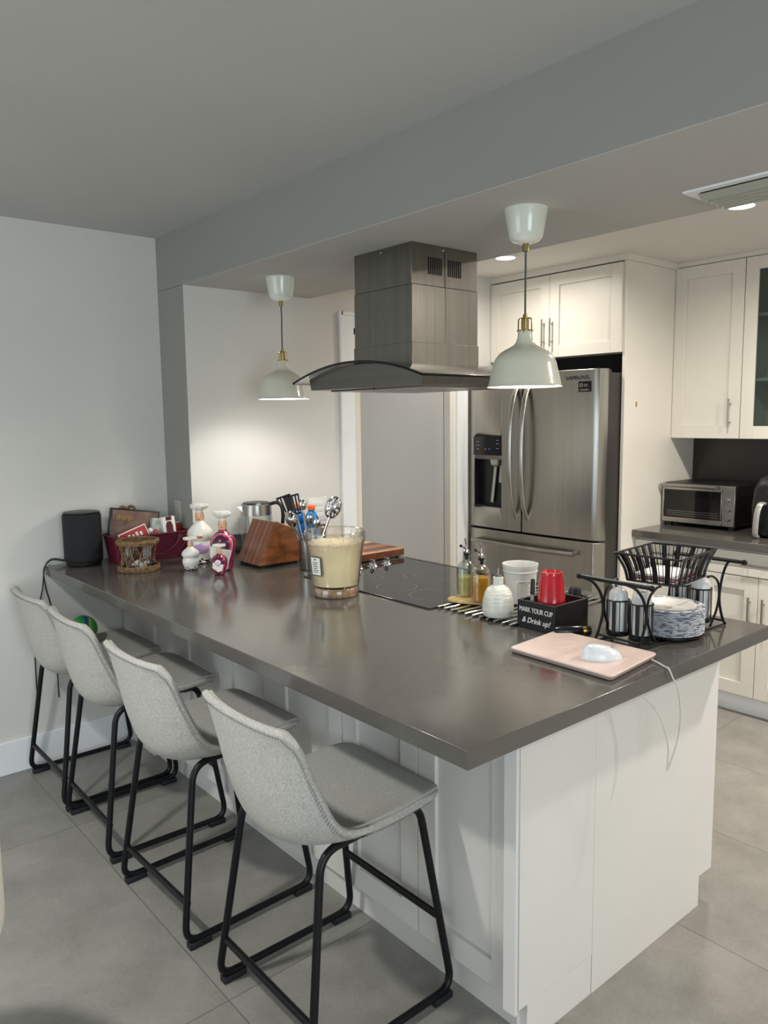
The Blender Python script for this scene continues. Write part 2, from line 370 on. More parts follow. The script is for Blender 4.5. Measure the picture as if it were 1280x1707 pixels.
def thing(name, label, cat, loc=(0, 0, 0), rz=0.0, group=None, local=False):
    o = bpy.data.objects.new(name, None); S.collection.objects.link(o); o.empty_display_size = 0.05
    o.location = loc; o.rotation_euler = (0, 0, rz); o['label'] = label; o['category'] = cat
    if group: o['group'] = group
    ORG[o.name] = None if local else Vector(loc)
    return o
def part(name, bm, m, t, label=None, **k):
    """child of a thing (built in world space unless the thing is local)"""
    root = t
    while root.parent is not None: root = root.parent
    off = ORG.get(root.name)
    o = obj(name, bm, m, None, org=off, **k); o.parent = t
    if label: o['label'] = label
    return o
def single(name, bm, m, label, cat, loc=None, group=None, **k):
    o = obj(name, bm, m, None, org=loc, **k)
    if loc is not None: o.location = loc
    o['label'] = label; o['category'] = cat
    if group: o['group'] = group
    return o
def struct(name, bm, m, **k):
    o = obj(name, bm, m, None, smooth=False, **k); o['kind'] = 'structure'; return o
def dup(root, loc, rz=None, label=None):
    r = root.copy(); S.collection.objects.link(r); r.location = loc
    if rz is not None: r.rotation_euler = (0, 0, rz)
    if label: r['label'] = label
    for ch in list(root.children):
        c = ch.copy(); S.collection.objects.link(c); c.parent = r
        for g in list(ch.children):
            d = g.copy(); S.collection.objects.link(d); d.parent = c
    return r
def text(name, s, m, t, loc, size, rot, align='CENTER', depth=0.0006, shear=0.0, bold=0.0, sx=1.0):
    c = bpy.data.curves.new(name, 'FONT'); c.body = s; c.size = size; c.align_x = align; c.align_y = 'CENTER'; c.extrude = depth; c.shear = shear; c.offset = bold
    tmp = bpy.data.objects.new('tmp', c); S.collection.objects.link(tmp)
    dg = bpy.context.evaluated_depsgraph_get(); dg.update()
    me = bpy.data.meshes.new_from_object(tmp.evaluated_get(dg)); bpy.data.objects.remove(tmp); bpy.data.curves.remove(c)
    me.materials.clear(); me.materials.append(m)
    root = t
    while root.parent is not None: root = root.parent
    off = ORG.get(root.name) or Vector((0, 0, 0))
    mt = Matrix.Translation(Vector(loc) - off) @ rot @ Matrix.Diagonal((sx, 1, 1, 1))
    me.transform(mt)
    o = bpy.data.objects.new(name, me); S.collection.objects.link(o); o.parent = t
    return o
R_MX = Matrix(((0, 0, -1, 0), (-1, 0, 0, 0), (0, 1, 0, 0), (0, 0, 0, 1)))    # faces -X, reads along -Y
R_MY = Matrix(((1, 0, 0, 0), (0, 0, -1, 0), (0, 1, 0, 0), (0, 0, 0, 1)))     # faces -Y, reads along +X

# ------------------------------------------------------------------ setting
XL, YB, YW, GX, YN, ZL, ZS, XS, ZK, XR = -3.2, -3.4, 2.6235, 0.60, 2.355, 2.43, 2.179, 1.303, 2.42, 3.477
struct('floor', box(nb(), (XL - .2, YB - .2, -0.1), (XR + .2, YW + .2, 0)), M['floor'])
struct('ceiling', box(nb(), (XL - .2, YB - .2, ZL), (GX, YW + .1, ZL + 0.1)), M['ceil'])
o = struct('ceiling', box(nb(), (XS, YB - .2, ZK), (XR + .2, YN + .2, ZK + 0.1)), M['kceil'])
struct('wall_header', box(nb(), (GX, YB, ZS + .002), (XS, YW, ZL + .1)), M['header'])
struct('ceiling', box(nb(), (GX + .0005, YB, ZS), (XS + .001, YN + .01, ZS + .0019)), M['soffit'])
struct('trim_5', box(nb(), (XS, YB, ZS + .002), (XS + .001, YN, ZK)), M['wall'])
struct('wall_column', box(nb(), (GX, YN + .0005, 0), (GX + .0012, YW, ZS)), M['header'])  # thin skin carrying the header's painted shade down the column face
struct('wall_left', box(nb(), (XL - .2, YW, 0), (GX + .7, YW + 0.12, ZL)), M['wall'])
bm = nb(); DX0, DX1, DZ = 1.575, 2.37, 2.045
box(bm, (GX + .001, YN, 0), (XS, YW, ZS)); box(bm, (XS, YN, 0), (DX0, YW, ZL + .05)); box(bm, (DX1, YN, 0), (XR + .1, YW, ZL + .05)); box(bm, (DX0, YN, DZ), (DX1, YW, ZL + .05))
struct('wall_kitchen', bm, M['wall'])
struct('wall_right', box(nb(), (XR, YB, 0), (XR + .12, YN, ZK)), M['wall'])
bm = nb()   # back wall with its window opening
wx0, wx1, wz0, wz1 = -2.3, -0.3, 0.6, 2.1
box(bm, (XL, YB - .12, 0), (wx0, YB, ZL)); box(bm, (wx1, YB - .12, 0), (XR, YB, ZL)); box(bm, (wx0, YB - .12, 0), (wx1, YB, wz0)); box(bm, (wx0, YB - .12, wz1), (wx1, YB, ZL))
struct('wall_back', bm, M['wall'])
bm = nb(); sy0, sy1, sz0, sz1 = 0.2, 2.2, 0.75, 2.15
box(bm, (XL - .12, YB, 0), (XL, sy0, ZL)); box(bm, (XL - .12, sy1, 0), (XL, YW, ZL)); box(bm, (XL - .12, sy0, 0), (XL, sy1, sz0)); box(bm, (XL - .12, sy0, sz1), (XL, sy1, ZL))
struct('wall_front', bm, M['wall'])
bm = nb()
for a, b in (((wx0, YB - .06, wz0), (wx0 + .05, YB - .02, wz1)), ((wx1 - .05, YB - .06, wz0), (wx1, YB - .02, wz1)), ((-1.325, YB - .06, wz0), (-1.275, YB - .02, wz1)), ((wx0, YB - .06, wz0), (wx1, YB - .02, wz0 + .05)), ((wx0, YB - .06, wz1 - .05), (wx1, YB - .02, wz1))): box(bm, a, b)
struct('window_1', bm, M['trim'])
bm = nb()
for a, b in (((XL - .06, sy0, sz0), (XL - .02, sy0 + .05, sz1)), ((XL - .06, sy1 - .05, sz0), (XL - .02, sy1, sz1)), ((XL - .06, sy0, sz0), (XL - .02, sy1, sz0 + .05)), ((XL - .06, sy0, sz1 - .05), (XL - .02, sy1, sz1))): box(bm, a, b)
struct('window_2', bm, M['trim'])
struct('baseboard_left', box(nb(), (XL, YW - .014, 0), (0.356, YW, 0.15)), M['trim'], bevel=0.003)
struct('baseboard_front', box(nb(), (XL, YB, 0), (XL + .014, YW - .02, 0.15)), M['trim'], bevel=0.003)
# grey door beside the refrigerator
t = struct('door_1', box(nb(), (DX0 + .02, YN + .055, 0.005), (DX1 - .02, YN + .095, DZ - .02)), M['doorgrey'])
bm = nb(); cw = 0.085
box(bm, (DX0 - cw, YN - .016, 0), (DX0, YN, DZ + .075)); box(bm, (DX1, YN - .016, 0), (DX1 + cw, YN, DZ + .075)); box(bm, (DX0, YN - .016, DZ), (DX1, YN, DZ + .075))
box(bm, (DX0 - cw - .008, YN - .02, 0), (DX0 - cw + .012, YN - .0005, DZ + .083)); box(bm, (DX1 + cw - .012, YN - .02, 0), (DX1 + cw + .004, YN - .0005, DZ + .083)); box(bm, (DX0 - cw, YN - .02, DZ + .063), (DX1 + cw, YN - .0005, DZ + .083))
struct('trim_1', bm, M['trim'], bevel=0.002)
bm = nb(); box(bm, (DX0, YN, 0), (DX0 + .05, YN + .05, DZ)); box(bm, (DX1 - .05, YN, 0), (DX1, YN + .05, DZ)); box(bm, (DX0, YN, DZ - .03), (DX1, YN + .05, DZ))
struct('trim_2', bm, M['cab'])
# low dark splash strip along the nook wall, dark splashback behind the kitchen counter
struct('trim_3', box(nb(), (GX + .001, YN - .018, .9205), (1.36, YN, 1.005)), M['quartz'])
struct('trim_4', box(nb(), (XR - .012, -1.6, .9205), (XR, 1.397, 1.424)), M['backs'])

# ------------------------------------------------------------------ peninsula
bm = nb(); prism(bm, [(0, 0), (1.328, 0), (1.328, YN - .001), (GX - .001, YN - .001), (GX - .001, YW - .001), (0, YW - .001)], 'z', 0.879, 0.92)
single('countertop', bm, M['quartz'], 'long dark taupe stone counter of the peninsula with overhang above the bar stools', 'countertop', loc=(0, 0, .879), bevel=0.0015)

def shaker(bm, axis, f, d, a0, a1, z0, z1, st=0.07, rec=0.012, sgn=-1):
    """door slab whose front sits at f (facing sgn on axis x) with a recessed centre panel"""
    b = f - sgn * d; fr = f - sgn * rec
    def bx(p0, p1, q0, q1, front):
        if axis == 'x': box(bm, (front, p0, q0), (b, p1, q1))
    bx(a0, a0 + st, z0, z1, f); bx(a1 - st, a1, z0, z1, f); bx(a0 + st, a1 - st, z0, z0 + st, f); bx(a0 + st, a1 - st, z1 - st, z1, f)
    bx(a0 + st, a1 - st, z0 + st, z1 - st, fr)
    return bm
def barpull(bm, p, q, out, r=0.0055, off=0.028):
    p, q, out = Vector(p), Vector(q), Vector(out); d = (q - p)
    tube(bm, [p + out * off, q + out * off], r, 10)
    for k in (0.18, 0.82): c = p + d * k; tube(bm, [c, c + out * off], r * 0.75, 8)
    return bm
seams = [0.166, 0.513, 0.857, 1.249, 1.624, 1.983, 2.324]
pen_lab = ['white shaker base cabinet nearest the end panel, behind the nearest stool', 'white shaker base cabinet, second from the end panel', 'white shaker base cabinet, third from the end panel, behind the second stool', 'white shaker base cabinet, fourth from the end panel', 'white shaker base cabinet, second from the left wall', 'white shaker base cabinet nearest the left wall under the overhang']
for i in range(6):
    a, b = seams[i], seams[i + 1]
    t = thing('base_cabinet', pen_lab[i], 'cabinet', (0.5, (a + b) / 2, 0), group='shaker base cabinets of the peninsula')
    bm = nb(); box(bm, (0.356, a, 0.10), (1.272, b - .0005, 0.8785)); part('cabinet_body', bm, M['pen'], t)
    bm = nb(); box(bm, (0.372, a, 0.0), (1.19, b - .0005, 0.0995)); part('toe_kick', bm, M['pen'], t)
    bm = nb(); shaker(bm, 'x', 0.336, 0.0195, a + .0015, b - .0015, 0.105, 0.872); part('door', bm, M['pen'], t, bevel=0.001)
    if i < 2:
        d = part('drawer', shaker(nb(), 'x', 1.2925, .0195, a + .0015, b - .0015, 0.735, 0.872, st=0.045, sgn=1), M['pen'], t, bevel=.001)
        d = part('door', shaker(nb(), 'x', 1.2925, .0195, a + .0015, b - .0015, 0.115, 0.728, sgn=1), M['pen'], t, bevel=.001)
t = thing('filler_panel', 'narrow white filler strip between the last base cabinet and left wall', 'panel', (0.40, 2.47, 0))
part('panel', box(nb(), (0.356, 2.325, 0.10), (0.60, YN - .001, 0.8785)), M['pen'], t)
part('stile', box(nb(), (0.340, 2.325, 0.105), (0.356, YW - .016, 0.8785)), M['pen'], t)
part('return_panel', box(nb(), (0.357, YN, 0.0), (0.598, YW - .016, 0.8785)), M['pen'], t)
t = thing('end_panel', 'smooth white end panel closing the near short end of the peninsula', 'panel', (0.7, 0.135, 0))
part('front_panel', box(nb(), (0.311, 0.125, 0.116), (0.6155, 0.1655, 0.8785)), M['pen'], t, bevel=0.0012)
part('edge_strip', box(nb(), (0.299, 0.1275, 0.105), (0.3105, 0.1655, 0.8785)), M['pen'], t, bevel=0.0008)
part('kick_board', box(nb(), (0.346, 0.1265, 0.0), (0.6155, 0.160, 0.1145)), M['pen'], t, bevel=0.0008)
part('side_panel', prism(nb(), [(0.6165, 0), (1.196, 0), (1.196, 0.10), (1.274, 0.10), (1.274, 0.8785), (0.6165, 0.8785)], 'y', 0.1252, 0.1655), M['pen'], t, bevel=0.0012)
part('clip', box(nb(), (0.655, 0.118, 0.855), (0.662, 0.125, 0.8785)), M['silver'], t)

# ------------------------------------------------------------------ cooktop
t = thing('cooktop', 'flush black glass electric cooktop set in the peninsula counter', 'cooktop', (1.0, 1.225, 0.92))
CX0, CX1, CY0, CY1 = 0.709, 1.285, 0.851, 1.607
part('glass_top', prism(nb(), rrect(CX0, CY0, CX1, CY1, 0.012), 'z', 0.9202, 0.9252), M['glassblk'], t, bevel=0.0015)
part('rear_trim', box(nb(), (CX1 + .0005, CY0, 0.9202), (CX1 + .011, CY1, 0.927)), M['chrome'], t)
def ring(cx, cy, r):
    bm = nb(); pts = [(cx + r * math.cos(a * PI / 32), cy + r * math.sin(a * PI / 32), 0.9253) for a in range(64)]
    A = [bm.verts.new((cx + (r - .0012) * math.cos(a * PI / 32), cy + (r - .0012) * math.sin(a * PI / 32), .9254)) for a in range(64)]
    B = [bm.verts.new((cx + r * math.cos(a * PI / 32), cy + r * math.sin(a * PI / 32), .9254)) for a in range(64)]
    for k in range(64): bm.faces.new((A[k], A[(k + 1) % 64], B[(k + 1) % 64], B[k]))
    return bm
for cx, cy, r in ((0.852, 1.183, 0.078), (0.86, 0.985, 0.09), (1.10, 1.24, 0.12), (1.10, 1.24, 0.08), (1.08, 0.975, 0.09), (0.87, 1.40, 0.075)):
    part('burner_ring', ring(cx, cy, r), M['pale'], t)
for kx in (0.80, 0.88, 0.957, 1.036, 1.115):
    k = part('knob', lathe(nb(), [(0.024, 0), (0.024, .003), (0.019, .006), (0.016, .014), (0.015, .017), (0, .017)], (kx, 1.55, .9255), 24), M['chrome'], t, label='chrome knob')
    part('knob_grip', box(nb(), (kx - .004, 1.536, .9425), (kx + .004, 1.564, .9565), .0015), M['chrome'], k)

# ------------------------------------------------------------------ hood
HX0, HX1, HY0, HY1 = 0.845, 1.18, 1.075, 1.40
t = thing('range_hood', 'stainless steel island range hood with curved glass canopy over the cooktop', 'range hood', (1.01, 1.235, 1.66))
bm = nb(); box(bm, (HX0, HY0, 2.035), (HX1, HY1, ZS - .0005)); part('upper_chimney', bm, M['steelh'], t, bevel=.001)
bm = nb(); box(bm, (HX0 - .002, HY0 - .002, 1.745), (HX1 + .002, HY1 + .002, 2.034)); cl = part('lower_chimney', bm, M['steelh'], t, bevel=.001)
part('seam', box(nb(), (1.0105, HY0 - .0035, 1.745), (1.0135, HY0 - .002, ZS - .02)), M['chrome'], cl)
part('collar', box(nb(), (HX0 - .005, HY0 - .005, 1.745), (HX1 + .005, HY1 + .005, 1.832)), M['steelh'], t, bevel=.001)
for k in range(7):
    for x0 in (0.925, 1.025):
        part('vent_slot', box(nb(), (x0 + k * .0105, HY0 - .0012, 2.075), (x0 + k * .0105 + .005, HY0 + .001, 2.135)), M['void'], t)
for x_, y_ in ((HX0 - .001, 1.24), (1.0, HY0 - .001)): part('screw', ball(nb(), (x_, y_, 2.165), .004, 10), M['chrome'], t)
GY0, GY1, GX0, GX1_ = 0.862, 1.608, 0.69, 1.33
def arcz(y, base=1.700, rise=.062): s = (y - 1.235) / (.373); return base + rise * (1 - s * s)
bm = nb(); N = 32; th = .007
rows = []
for i in range(N + 1):
    y = GY0 + (GY1 - GY0) * i / N; z = arcz(y)
    rows.append([bm.verts.new((x, y, zz)) for (x, zz) in ((GX0, z), (GX1_, z), (GX1_, z + th), (GX0, z + th))])
for A, B in zip(rows, rows[1:]):
    for k in (0, 2): bm.faces.new((A[k], A[(k + 1) % 4], B[(k + 1) % 4], B[k]))
gl = part('glass_canopy', bm, M['hoodglass'], t, label='curved clear glass')
bm = nb()
for xe in (GX0, GX1_):
    tube(bm, [(xe, GY0 + (GY1 - GY0) * i / N, arcz(GY0 + (GY1 - GY0) * i / N) + th / 2) for i in range(N + 1)], .0042, 8)
for ye in (GY0, GY1): tube(bm, [(GX0, ye, arcz(ye) + th / 2), (GX1_, ye, arcz(ye) + th / 2)], .0042, 8)
part('glass_edge', bm, M['hoodedge'], gl)
bm = nb(); by0, by1, bx0, bx1 = 0.905, 1.535, 0.725, 1.295
poly = [(by0, 1.674), (by1, 1.674)] + [(by1 + .012 - (by1 - by0 + .024) * i / 16, arcz(by1 + .012 - (by1 - by0 + .024) * i / 16) - .002) for i in range(17)]
prism(bm, [(p[0], p[1]) for p in poly], 'x', bx0, bx1); hb = part('hood_body', bm, M['steeld'], t, bevel=.001)
bm = nb(); box(bm, (bx0 + .06, by0 + .05, 1.668), (bx1 - .06, 1.215, 1.6739)); box(bm, (bx0 + .06, 1.225, 1.668), (bx1 - .06, by1 - .05, 1.6739)); part('grease_filter', bm, M['steeld'], hb)

# ------------------------------------------------------------------ pendants
def pendant(x, y, lab):
    t = thing('pendant_lamp', lab, 'lamp', (x, y, 1.652), group='enamel pendant lamps hanging over the peninsula', local=True)
    z0 = -1.652
    part('canopy', lathe(nb(), [(0, ZS + z0), (.0655, ZS + z0), (.0655, ZS + z0 - .003), (.053, 2.108 + z0), (.050, 2.096 + z0), (.040, 2.086 + z0), (.022, 2.080 + z0), (0, 2.079 + z0)], n=40), M['canopy'], t)
    part('cord_grip', lathe(nb(), [(0, 2.079 + z0), (.0095, 2.079 + z0), (.0095, 2.057 + z0), (0, 2.057 + z0)], n=20), M['brass'], t, label='brass ferrule')
    part('cord', tube(nb(), smooth_pts([(0, 0, 2.058 + z0), (.0015, .001, 2.0 + z0), (-.0012, -.001, 1.94 + z0), (0, 0, 1.868 + z0)], sub=6), .003, 8), M['cord'], t)
    bm = nb(); lathe(bm, [(0, 1.872 + z0), (.0065, 1.872 + z0), (.0075, 1.858 + z0), (.012, 1.857 + z0), (.012, 1.822 + z0), (0, 1.822 + z0)], n=20)
    for k in range(4):
        a = k * PI / 2 + .5; c, s = math.cos(a), math.sin(a)
        tube(bm, fillet([(0, 0, 1.86 + z0), (.020 * c, .020 * s, 1.86 + z0), (.0205 * c, .0205 * s, 1.815 + z0)], .008), .0022, 6)
    tube(bm, [(.0235 * math.cos(a * PI / 12), .0235 * math.sin(a * PI / 12), 1.823 + z0) for a in range(24)], .002, 6, closed=True)
    part('brass_fitting', bm, M['brass'], t, label='brass cage fitting')
    prof = [(.021, .170), (.0225, .155), (.026, .140), (.034, .128), (.050, .119), (.070, .108), (.085, .094), (.094, .078), (.100, .055), (.1065, .028), (.111, .008), (.1155, .001)]
    sp = [(p.x, p.z) for p in smooth_pts([(r, 0, z) for r, z in prof], sub=3)]
    bm = nb(); lathe(bm, sp + [(r - .0022, z) for r, z in sp[::-1]], n=56, cap=False)
    sh = part('lamp_shade', bm, M['shade'], t)
    bm = nb(); lathe(bm, [(r - .0026, z + .0003) for r, z in sp], n=56, cap=False); part('shade_lining', bm, M['shadein'], sh, label='white inside of the shade')
    bm = nb(); lathe(bm, [(0, .12), (.014, .12), (.014, .09), (0, .088)], n=16); part('bulb_socket', bm, M['white'], t)
    return t
p1 = pendant(PEND[0][0], PEND[0][1], 'pale grey-green enamel pendant lamp hanging nearest, in front of the refrigerator')
dup(p1, (PEND[1][0], PEND[1][1], 1.652), label='pale grey-green enamel pendant lamp farther away near the nook wall, left of the hood')

# ------------------------------------------------------------------ ceiling fixtures
def downlight(x, y, lab):
    t = thing('recessed_light', lab, 'light', (x, y, ZK), group='recessed ceiling lights', local=True)
    part('trim_ring', lathe(nb(), [(.050, -.001), (.066, -.001), (.066, -.005), (.052, -.008), (.050, -.004)], n=40, cap=False), M['trim'], t)
    part('diffuser', lathe(nb(), [(0, -.003), (.051, -.003)], n=40, cap=False), M['disc'], t)
    return t
d1 = downlight(*SPOTS[0], 'glowing round recessed light in front of the overhead cabinets, left of the near pendant')
dup(d1, (*SPOTS[1], ZK), label='glowing round recessed light beside the ceiling vent')
dup(d1, (*SPOTS[2], ZK), label='round recessed light behind the camera, third along the kitchen ceiling')
dup(d1, (-1.35, 0.95, ZL), label='round recessed light in the living room ceiling left of the camera')
dup(d1, (*SPOTS[3], ZK), label='round recessed light farthest behind the camera on the kitchen ceiling')
t = thing('ceiling_vent', 'square grey-white louvered air vent on the dropped ceiling', 'vent', (1.16, -.05, ZS))
VX0, VX1, VY0, VY1 = 1.045, 1.285, -0.40, 0.175
bm = nb(); box(bm, (VX0, VY0, ZS - .006), (VX0 + .028, VY1, ZS - .0005)); box(bm, (VX1 - .028, VY0, ZS - .006), (VX1, VY1, ZS - .0005)); box(bm, (VX0 + .028, VY1 - .03, ZS - .006), (VX1 - .028, VY1, ZS - .0005)); box(bm, (VX0 + .028, VY0, ZS - .006), (VX1 - .028, VY0 + .03, ZS - .0005))
part('vent_frame', bm, M['trim'], t)
for k in range(5):
    x = VX0 + .034 + k * .033
    bm = nb(); prism(bm, [(x, ZS - .008), (x + .003, ZS - .006), (x + .030, ZS - .020), (x + .027, ZS - .023)], 'y', VY0 + .03, VY1 - .028); part('slat', bm, M['vent'], t)
part('vent_back', box(nb(), (VX0 + .028, VY0 + .03, ZS - .003), (VX1 - .028, VY1 - .03, ZS - .001)), M['void'], t)

# ------------------------------------------------------------------ kitchen run
XC, XP = 2.683, 2.700
t = thing('tall_side_panel', 'tall cream panel standing to the right of the refrigerator', 'panel', (3.0, 1.407, 0))
part('panel', box(nb(), (XP, 1.397, 0.0), (XR - .001, 1.416, 2.385)), M['cab'], t, bevel=.001)
part('sticker', box(nb(), (2.812, 1.3955, 1.608), (2.824, 1.397, 1.634)), M['gold'], t)
t = thing('overhead_cabinet', 'cream two-door cabinet mounted above the refrigerator', 'cabinet', (2.9, 1.89, 1.9))
ZC0, ZC1 = 1.9025, 2.380
part('cabinet_body', box(nb(), (XC + .021, 1.4175, ZC0), (XR - .001, YN - .001, ZC1)), M['cab'], t)
part('recess_shade_board', box(nb(), (2.80, 1.4175, 1.60), (2.81, YN - .001, ZC0 - .0005)), M['void'], t)  # added black board that paints the deep shade of the gap above the refrigerator
for a0, a1, hy in ((1.4175, 1.8965, 1.872), (1.8985, YN - .004, 1.93)):
    d = part('door', shaker(nb(), 'x', XC, .0195, a0, a1, ZC0, ZC1 - .003, st=.066), M['cab'], t, bevel=.0012)
    part('handle', barpull(nb(), (XC, hy, 1.965), (XC, hy, 2.125), (-1, 0, 0)), M['nickel'], d, label='brushed metal bar handle')
# crown boards under the kitchen ceiling
t = thing('crown_board', 'cream crown board between the overhead cabinets and the raised ceiling', 'trim', (2.9, 1.4, 2.38))
bm = nb(); prism(bm, [(XP - .012, 1.385), (XR - .001, 1.385), (XR - .001, YN - .001), (XP - .012, YN - .001)], 'z', 2.3855, ZK - .0005); part('board', bm, M['cab'], t)
UX = 3.194
part('board', box(nb(), (UX + .006, -1.6, 2.3945), (XR - .001, 1.3845, ZK - .0005)), M['cab'], t)

def upper(y0, y1, lab, glass, handle_y):
    t = thing('wall_cabinet', lab, 'cabinet', (3.3, (y0 + y1) / 2, 1.424), group='wall cabinets over the kitchen counter')
    x0 = UX + .021; bm = nb()
    box(bm, (x0, y0, 1.424), (XR - .001, y0 + .018, 2.392)); box(bm, (x0, y1 - .018, 1.424), (XR - .001, y1, 2.392)); box(bm, (x0, y0 + .018, 1.424), (XR - .001, y1 - .018, 1.442)); box(bm, (x0, y0 + .018, 2.374), (XR - .001, y1 - .018, 2.392)); box(bm, (XR - .013, y0 + .018, 1.442), (XR - .001, y1 - .018, 2.374))
    part('cabinet_body', bm, M['cab'], t)
    if glass:
        for z in (1.735, 2.08): part('shelf', box(nb(), (x0 + .02, y0 + .018, z), (XR - .014, y1 - .018, z + .018)), M['cab'], t)
        bm = nb(); st = .068; a0, a1, z0, z1 = y0 + .0015, y1 - .0015, 1.426, 2.390
        box(bm, (UX, a0, z0), (UX + .0195, a0 + st, z1)); box(bm, (UX, a1 - st, z0), (UX + .0195, a1, z1)); box(bm, (UX, a0 + st, z0), (UX + .0195, a1 - st, z0 + st)); box(bm, (UX, a0 + st, z1 - st), (UX + .0195, a1 - st, z1))
        d = part('door', bm, M['cab'], t, bevel=.0012)
        part('pane', box(nb(), (UX + .009, a0 + st, z0 + st), (UX + .013, a1 - st, z1 - st)), M['cabglass'], d, label='smoky glass pane')
    else:
        d = part('door', shaker(nb(), 'x', UX, .0195, y0 + .0015, y1 - .0015, 1.426, 2.390, st=.068), M['cab'], t, bevel=.0012)
    if handle_y: part('handle', barpull(nb(), (UX, handle_y, 1.485), (UX, handle_y, 1.645), (-1, 0, 0)), M['nickel'], d, label='brushed metal bar handle')
upper(0.994, 1.396, 'cream shaker wall cabinet with solid door above the toaster oven', False, 1.045)
upper(0.592, 0.992, 'cream wall cabinet with glass door at the right edge', True, None)
for k, (yy, zz, n_) in enumerate(((.80, 1.442, 7), (.80, 1.753, 1))):
    for j in range(n_):
        if n_ == 1:
            single('bowl', lathe(nb(), [(.03, 0), (.05, .02), (.068, .06), (.07, .085), (.066, .085), (.045, .02), (0, .008)], (3.34, yy, zz + .0005), 24), M['black'], 'dark bowl behind the cabinet glass on the middle shelf', 'bowl')
        else:
            z = zz + .0005 + j * .0095
            single('plate', lathe(nb(), [(0, 0), (.05, 0), (.08, .006), (.10, .0085), (.08, .009), (.05, .004), (0, .003)], (3.35, yy, z), 28), M['platew'], ('topmost white plate of the stack behind the cabinet glass on the bottom shelf' if j == n_ - 1 else ('lowest white plate of the stack behind the cabinet glass on the bottom shelf' if j == 0 else 'white plate inside the small stack behind the cabinet glass on the bottom shelf')), 'plate', group='plates stacked inside the glass cabinet')
# lower kitchen counter and cabinets
bm = nb(); box(bm, (2.806, -1.6, .879), (XR - .0125, 1.3965, .92))
single('kitchen_counter', bm, M['quartz'], 'dark taupe stone counter along the far kitchen wall under the toaster oven', 'countertop', loc=(3.1, 0, .879), bevel=.003)
def lowcab(y0, y1, lab, split):
    t = thing('kitchen_base_cabinet', lab, 'cabinet', (3.1, (y0 + y1) / 2, 0), group='base cabinets under the far kitchen counter')
    part('cabinet_body', box(nb(), (2.862, y0, .10), (XR - .0005, y1 - .0005, .8785)), M['cab'], t)
    part('toe_kick', box(nb(), (2.90, y0, 0), (XR - .01, y1 - .0005, .0995)), M['trim'], t)
    d = part('drawer', shaker(nb(), 'x', 2.84, .0215, y0 + .0015, y1 - .0015, .742, .864, st=.04), M['cab'], t, bevel=.0012)
    c = (y0 + y1) / 2; part('handle', barpull(nb(), (2.84, c - .08, .803), (2.84, c + .08, .803), (-1, 0, 0)), M['nickel'], d, label='brushed metal bar handle')
    ys = [y0, (y0 + y1) / 2, y1] if split else [y0, y1]
    for i in range(len(ys) - 1):
        d = part('door', shaker(nb(), 'x', 2.84, .0215, ys[i] + .0015, ys[i + 1] - .0015, .113, .736, st=.068), M['cab'], t, bevel=.0012)
        hy = ys[i] + .035 if i == len(ys) - 2 else ys[i + 1] - .035
        part('handle', barpull(nb(), (2.84, hy, .48), (2.84, hy, .64), (-1, 0, 0)), M['nickel'], d, label='brushed metal bar handle')
lowcab(.998, 1.396, 'cream base cabinet beside the refrigerator panel, mostly behind the wire caddy', False)
lowcab(.40, .996, 'cream two-door base cabinet under the kitchen counter at the right edge', True)
lowcab(-.25, .398, 'cream two-door base cabinet beyond the right edge of the picture', True)

# ------------------------------------------------------------------ refrigerator
t = thing('refrigerator', 'stainless steel french door refrigerator with ice dispenser and bottom freezer drawer', 'refrigerator', (2.7, 1.79, 0))
FY0, FY1, FX = 1.305, 2.2418, 2.335
part('body', box(nb(), (2.41, 1.3435, .02), (2.67, FY1 - .005, 1.785)), M['fridgeside'], t, bevel=.004)
part('hinge_cover', box(nb(), (2.40, 1.35, 1.7855), (2.50, 1.46, 1.80)), M['fridgeside'], t)
def fdoor(y0, y1, z0, z1, rl, rr):
    """door front gently bowed over the full width; rl/rr rounded outer corner"""
    yc, hw = (FY0 + FY1) / 2, (FY1 - FY0) / 2; pts = []
    n = 26
    for i in range(n + 1):
        y = y0 + (y1 - y0) * i / n; s = (y - yc) / hw; x = FX + .014 * s * s
        e = 0
        if rr and y - y0 < .045: e = .05 * (1 - math.sqrt(max(0, 1 - (1 - (y - y0) / .045) ** 2)))
        if rl and y1 - y < .045: e = .05 * (1 - math.sqrt(max(0, 1 - (1 - (y1 - y) / .045) ** 2)))
        pts.append((x + e, y))
    pts += [(2.408, y1), (2.408, y0)]
    return prism(nb(), pts, 'z', z0, z1)
DG0, DG1, RZ0, RZ1 = 1.965, 2.184, 1.035, 1.316
bm = nb()
dl = part('door', fdoor(1.8175, FY1, .912, 1.80, False, False), M['steel'], t, label='left steel door with dispenser', bevel=.002)
dr = part('door', fdoor(FY0, 1.8085, .912, 1.80, False, True), M['steel'], t, bevel=.002)
dw = part('freezer_drawer', fdoor(FY0, FY1, .34, .900, False, True), M['steel'], t, bevel=.002)
part('freezer_drawer', fdoor(FY0, FY1, .06, .33, False, True), M['steel'], t, bevel=.002)
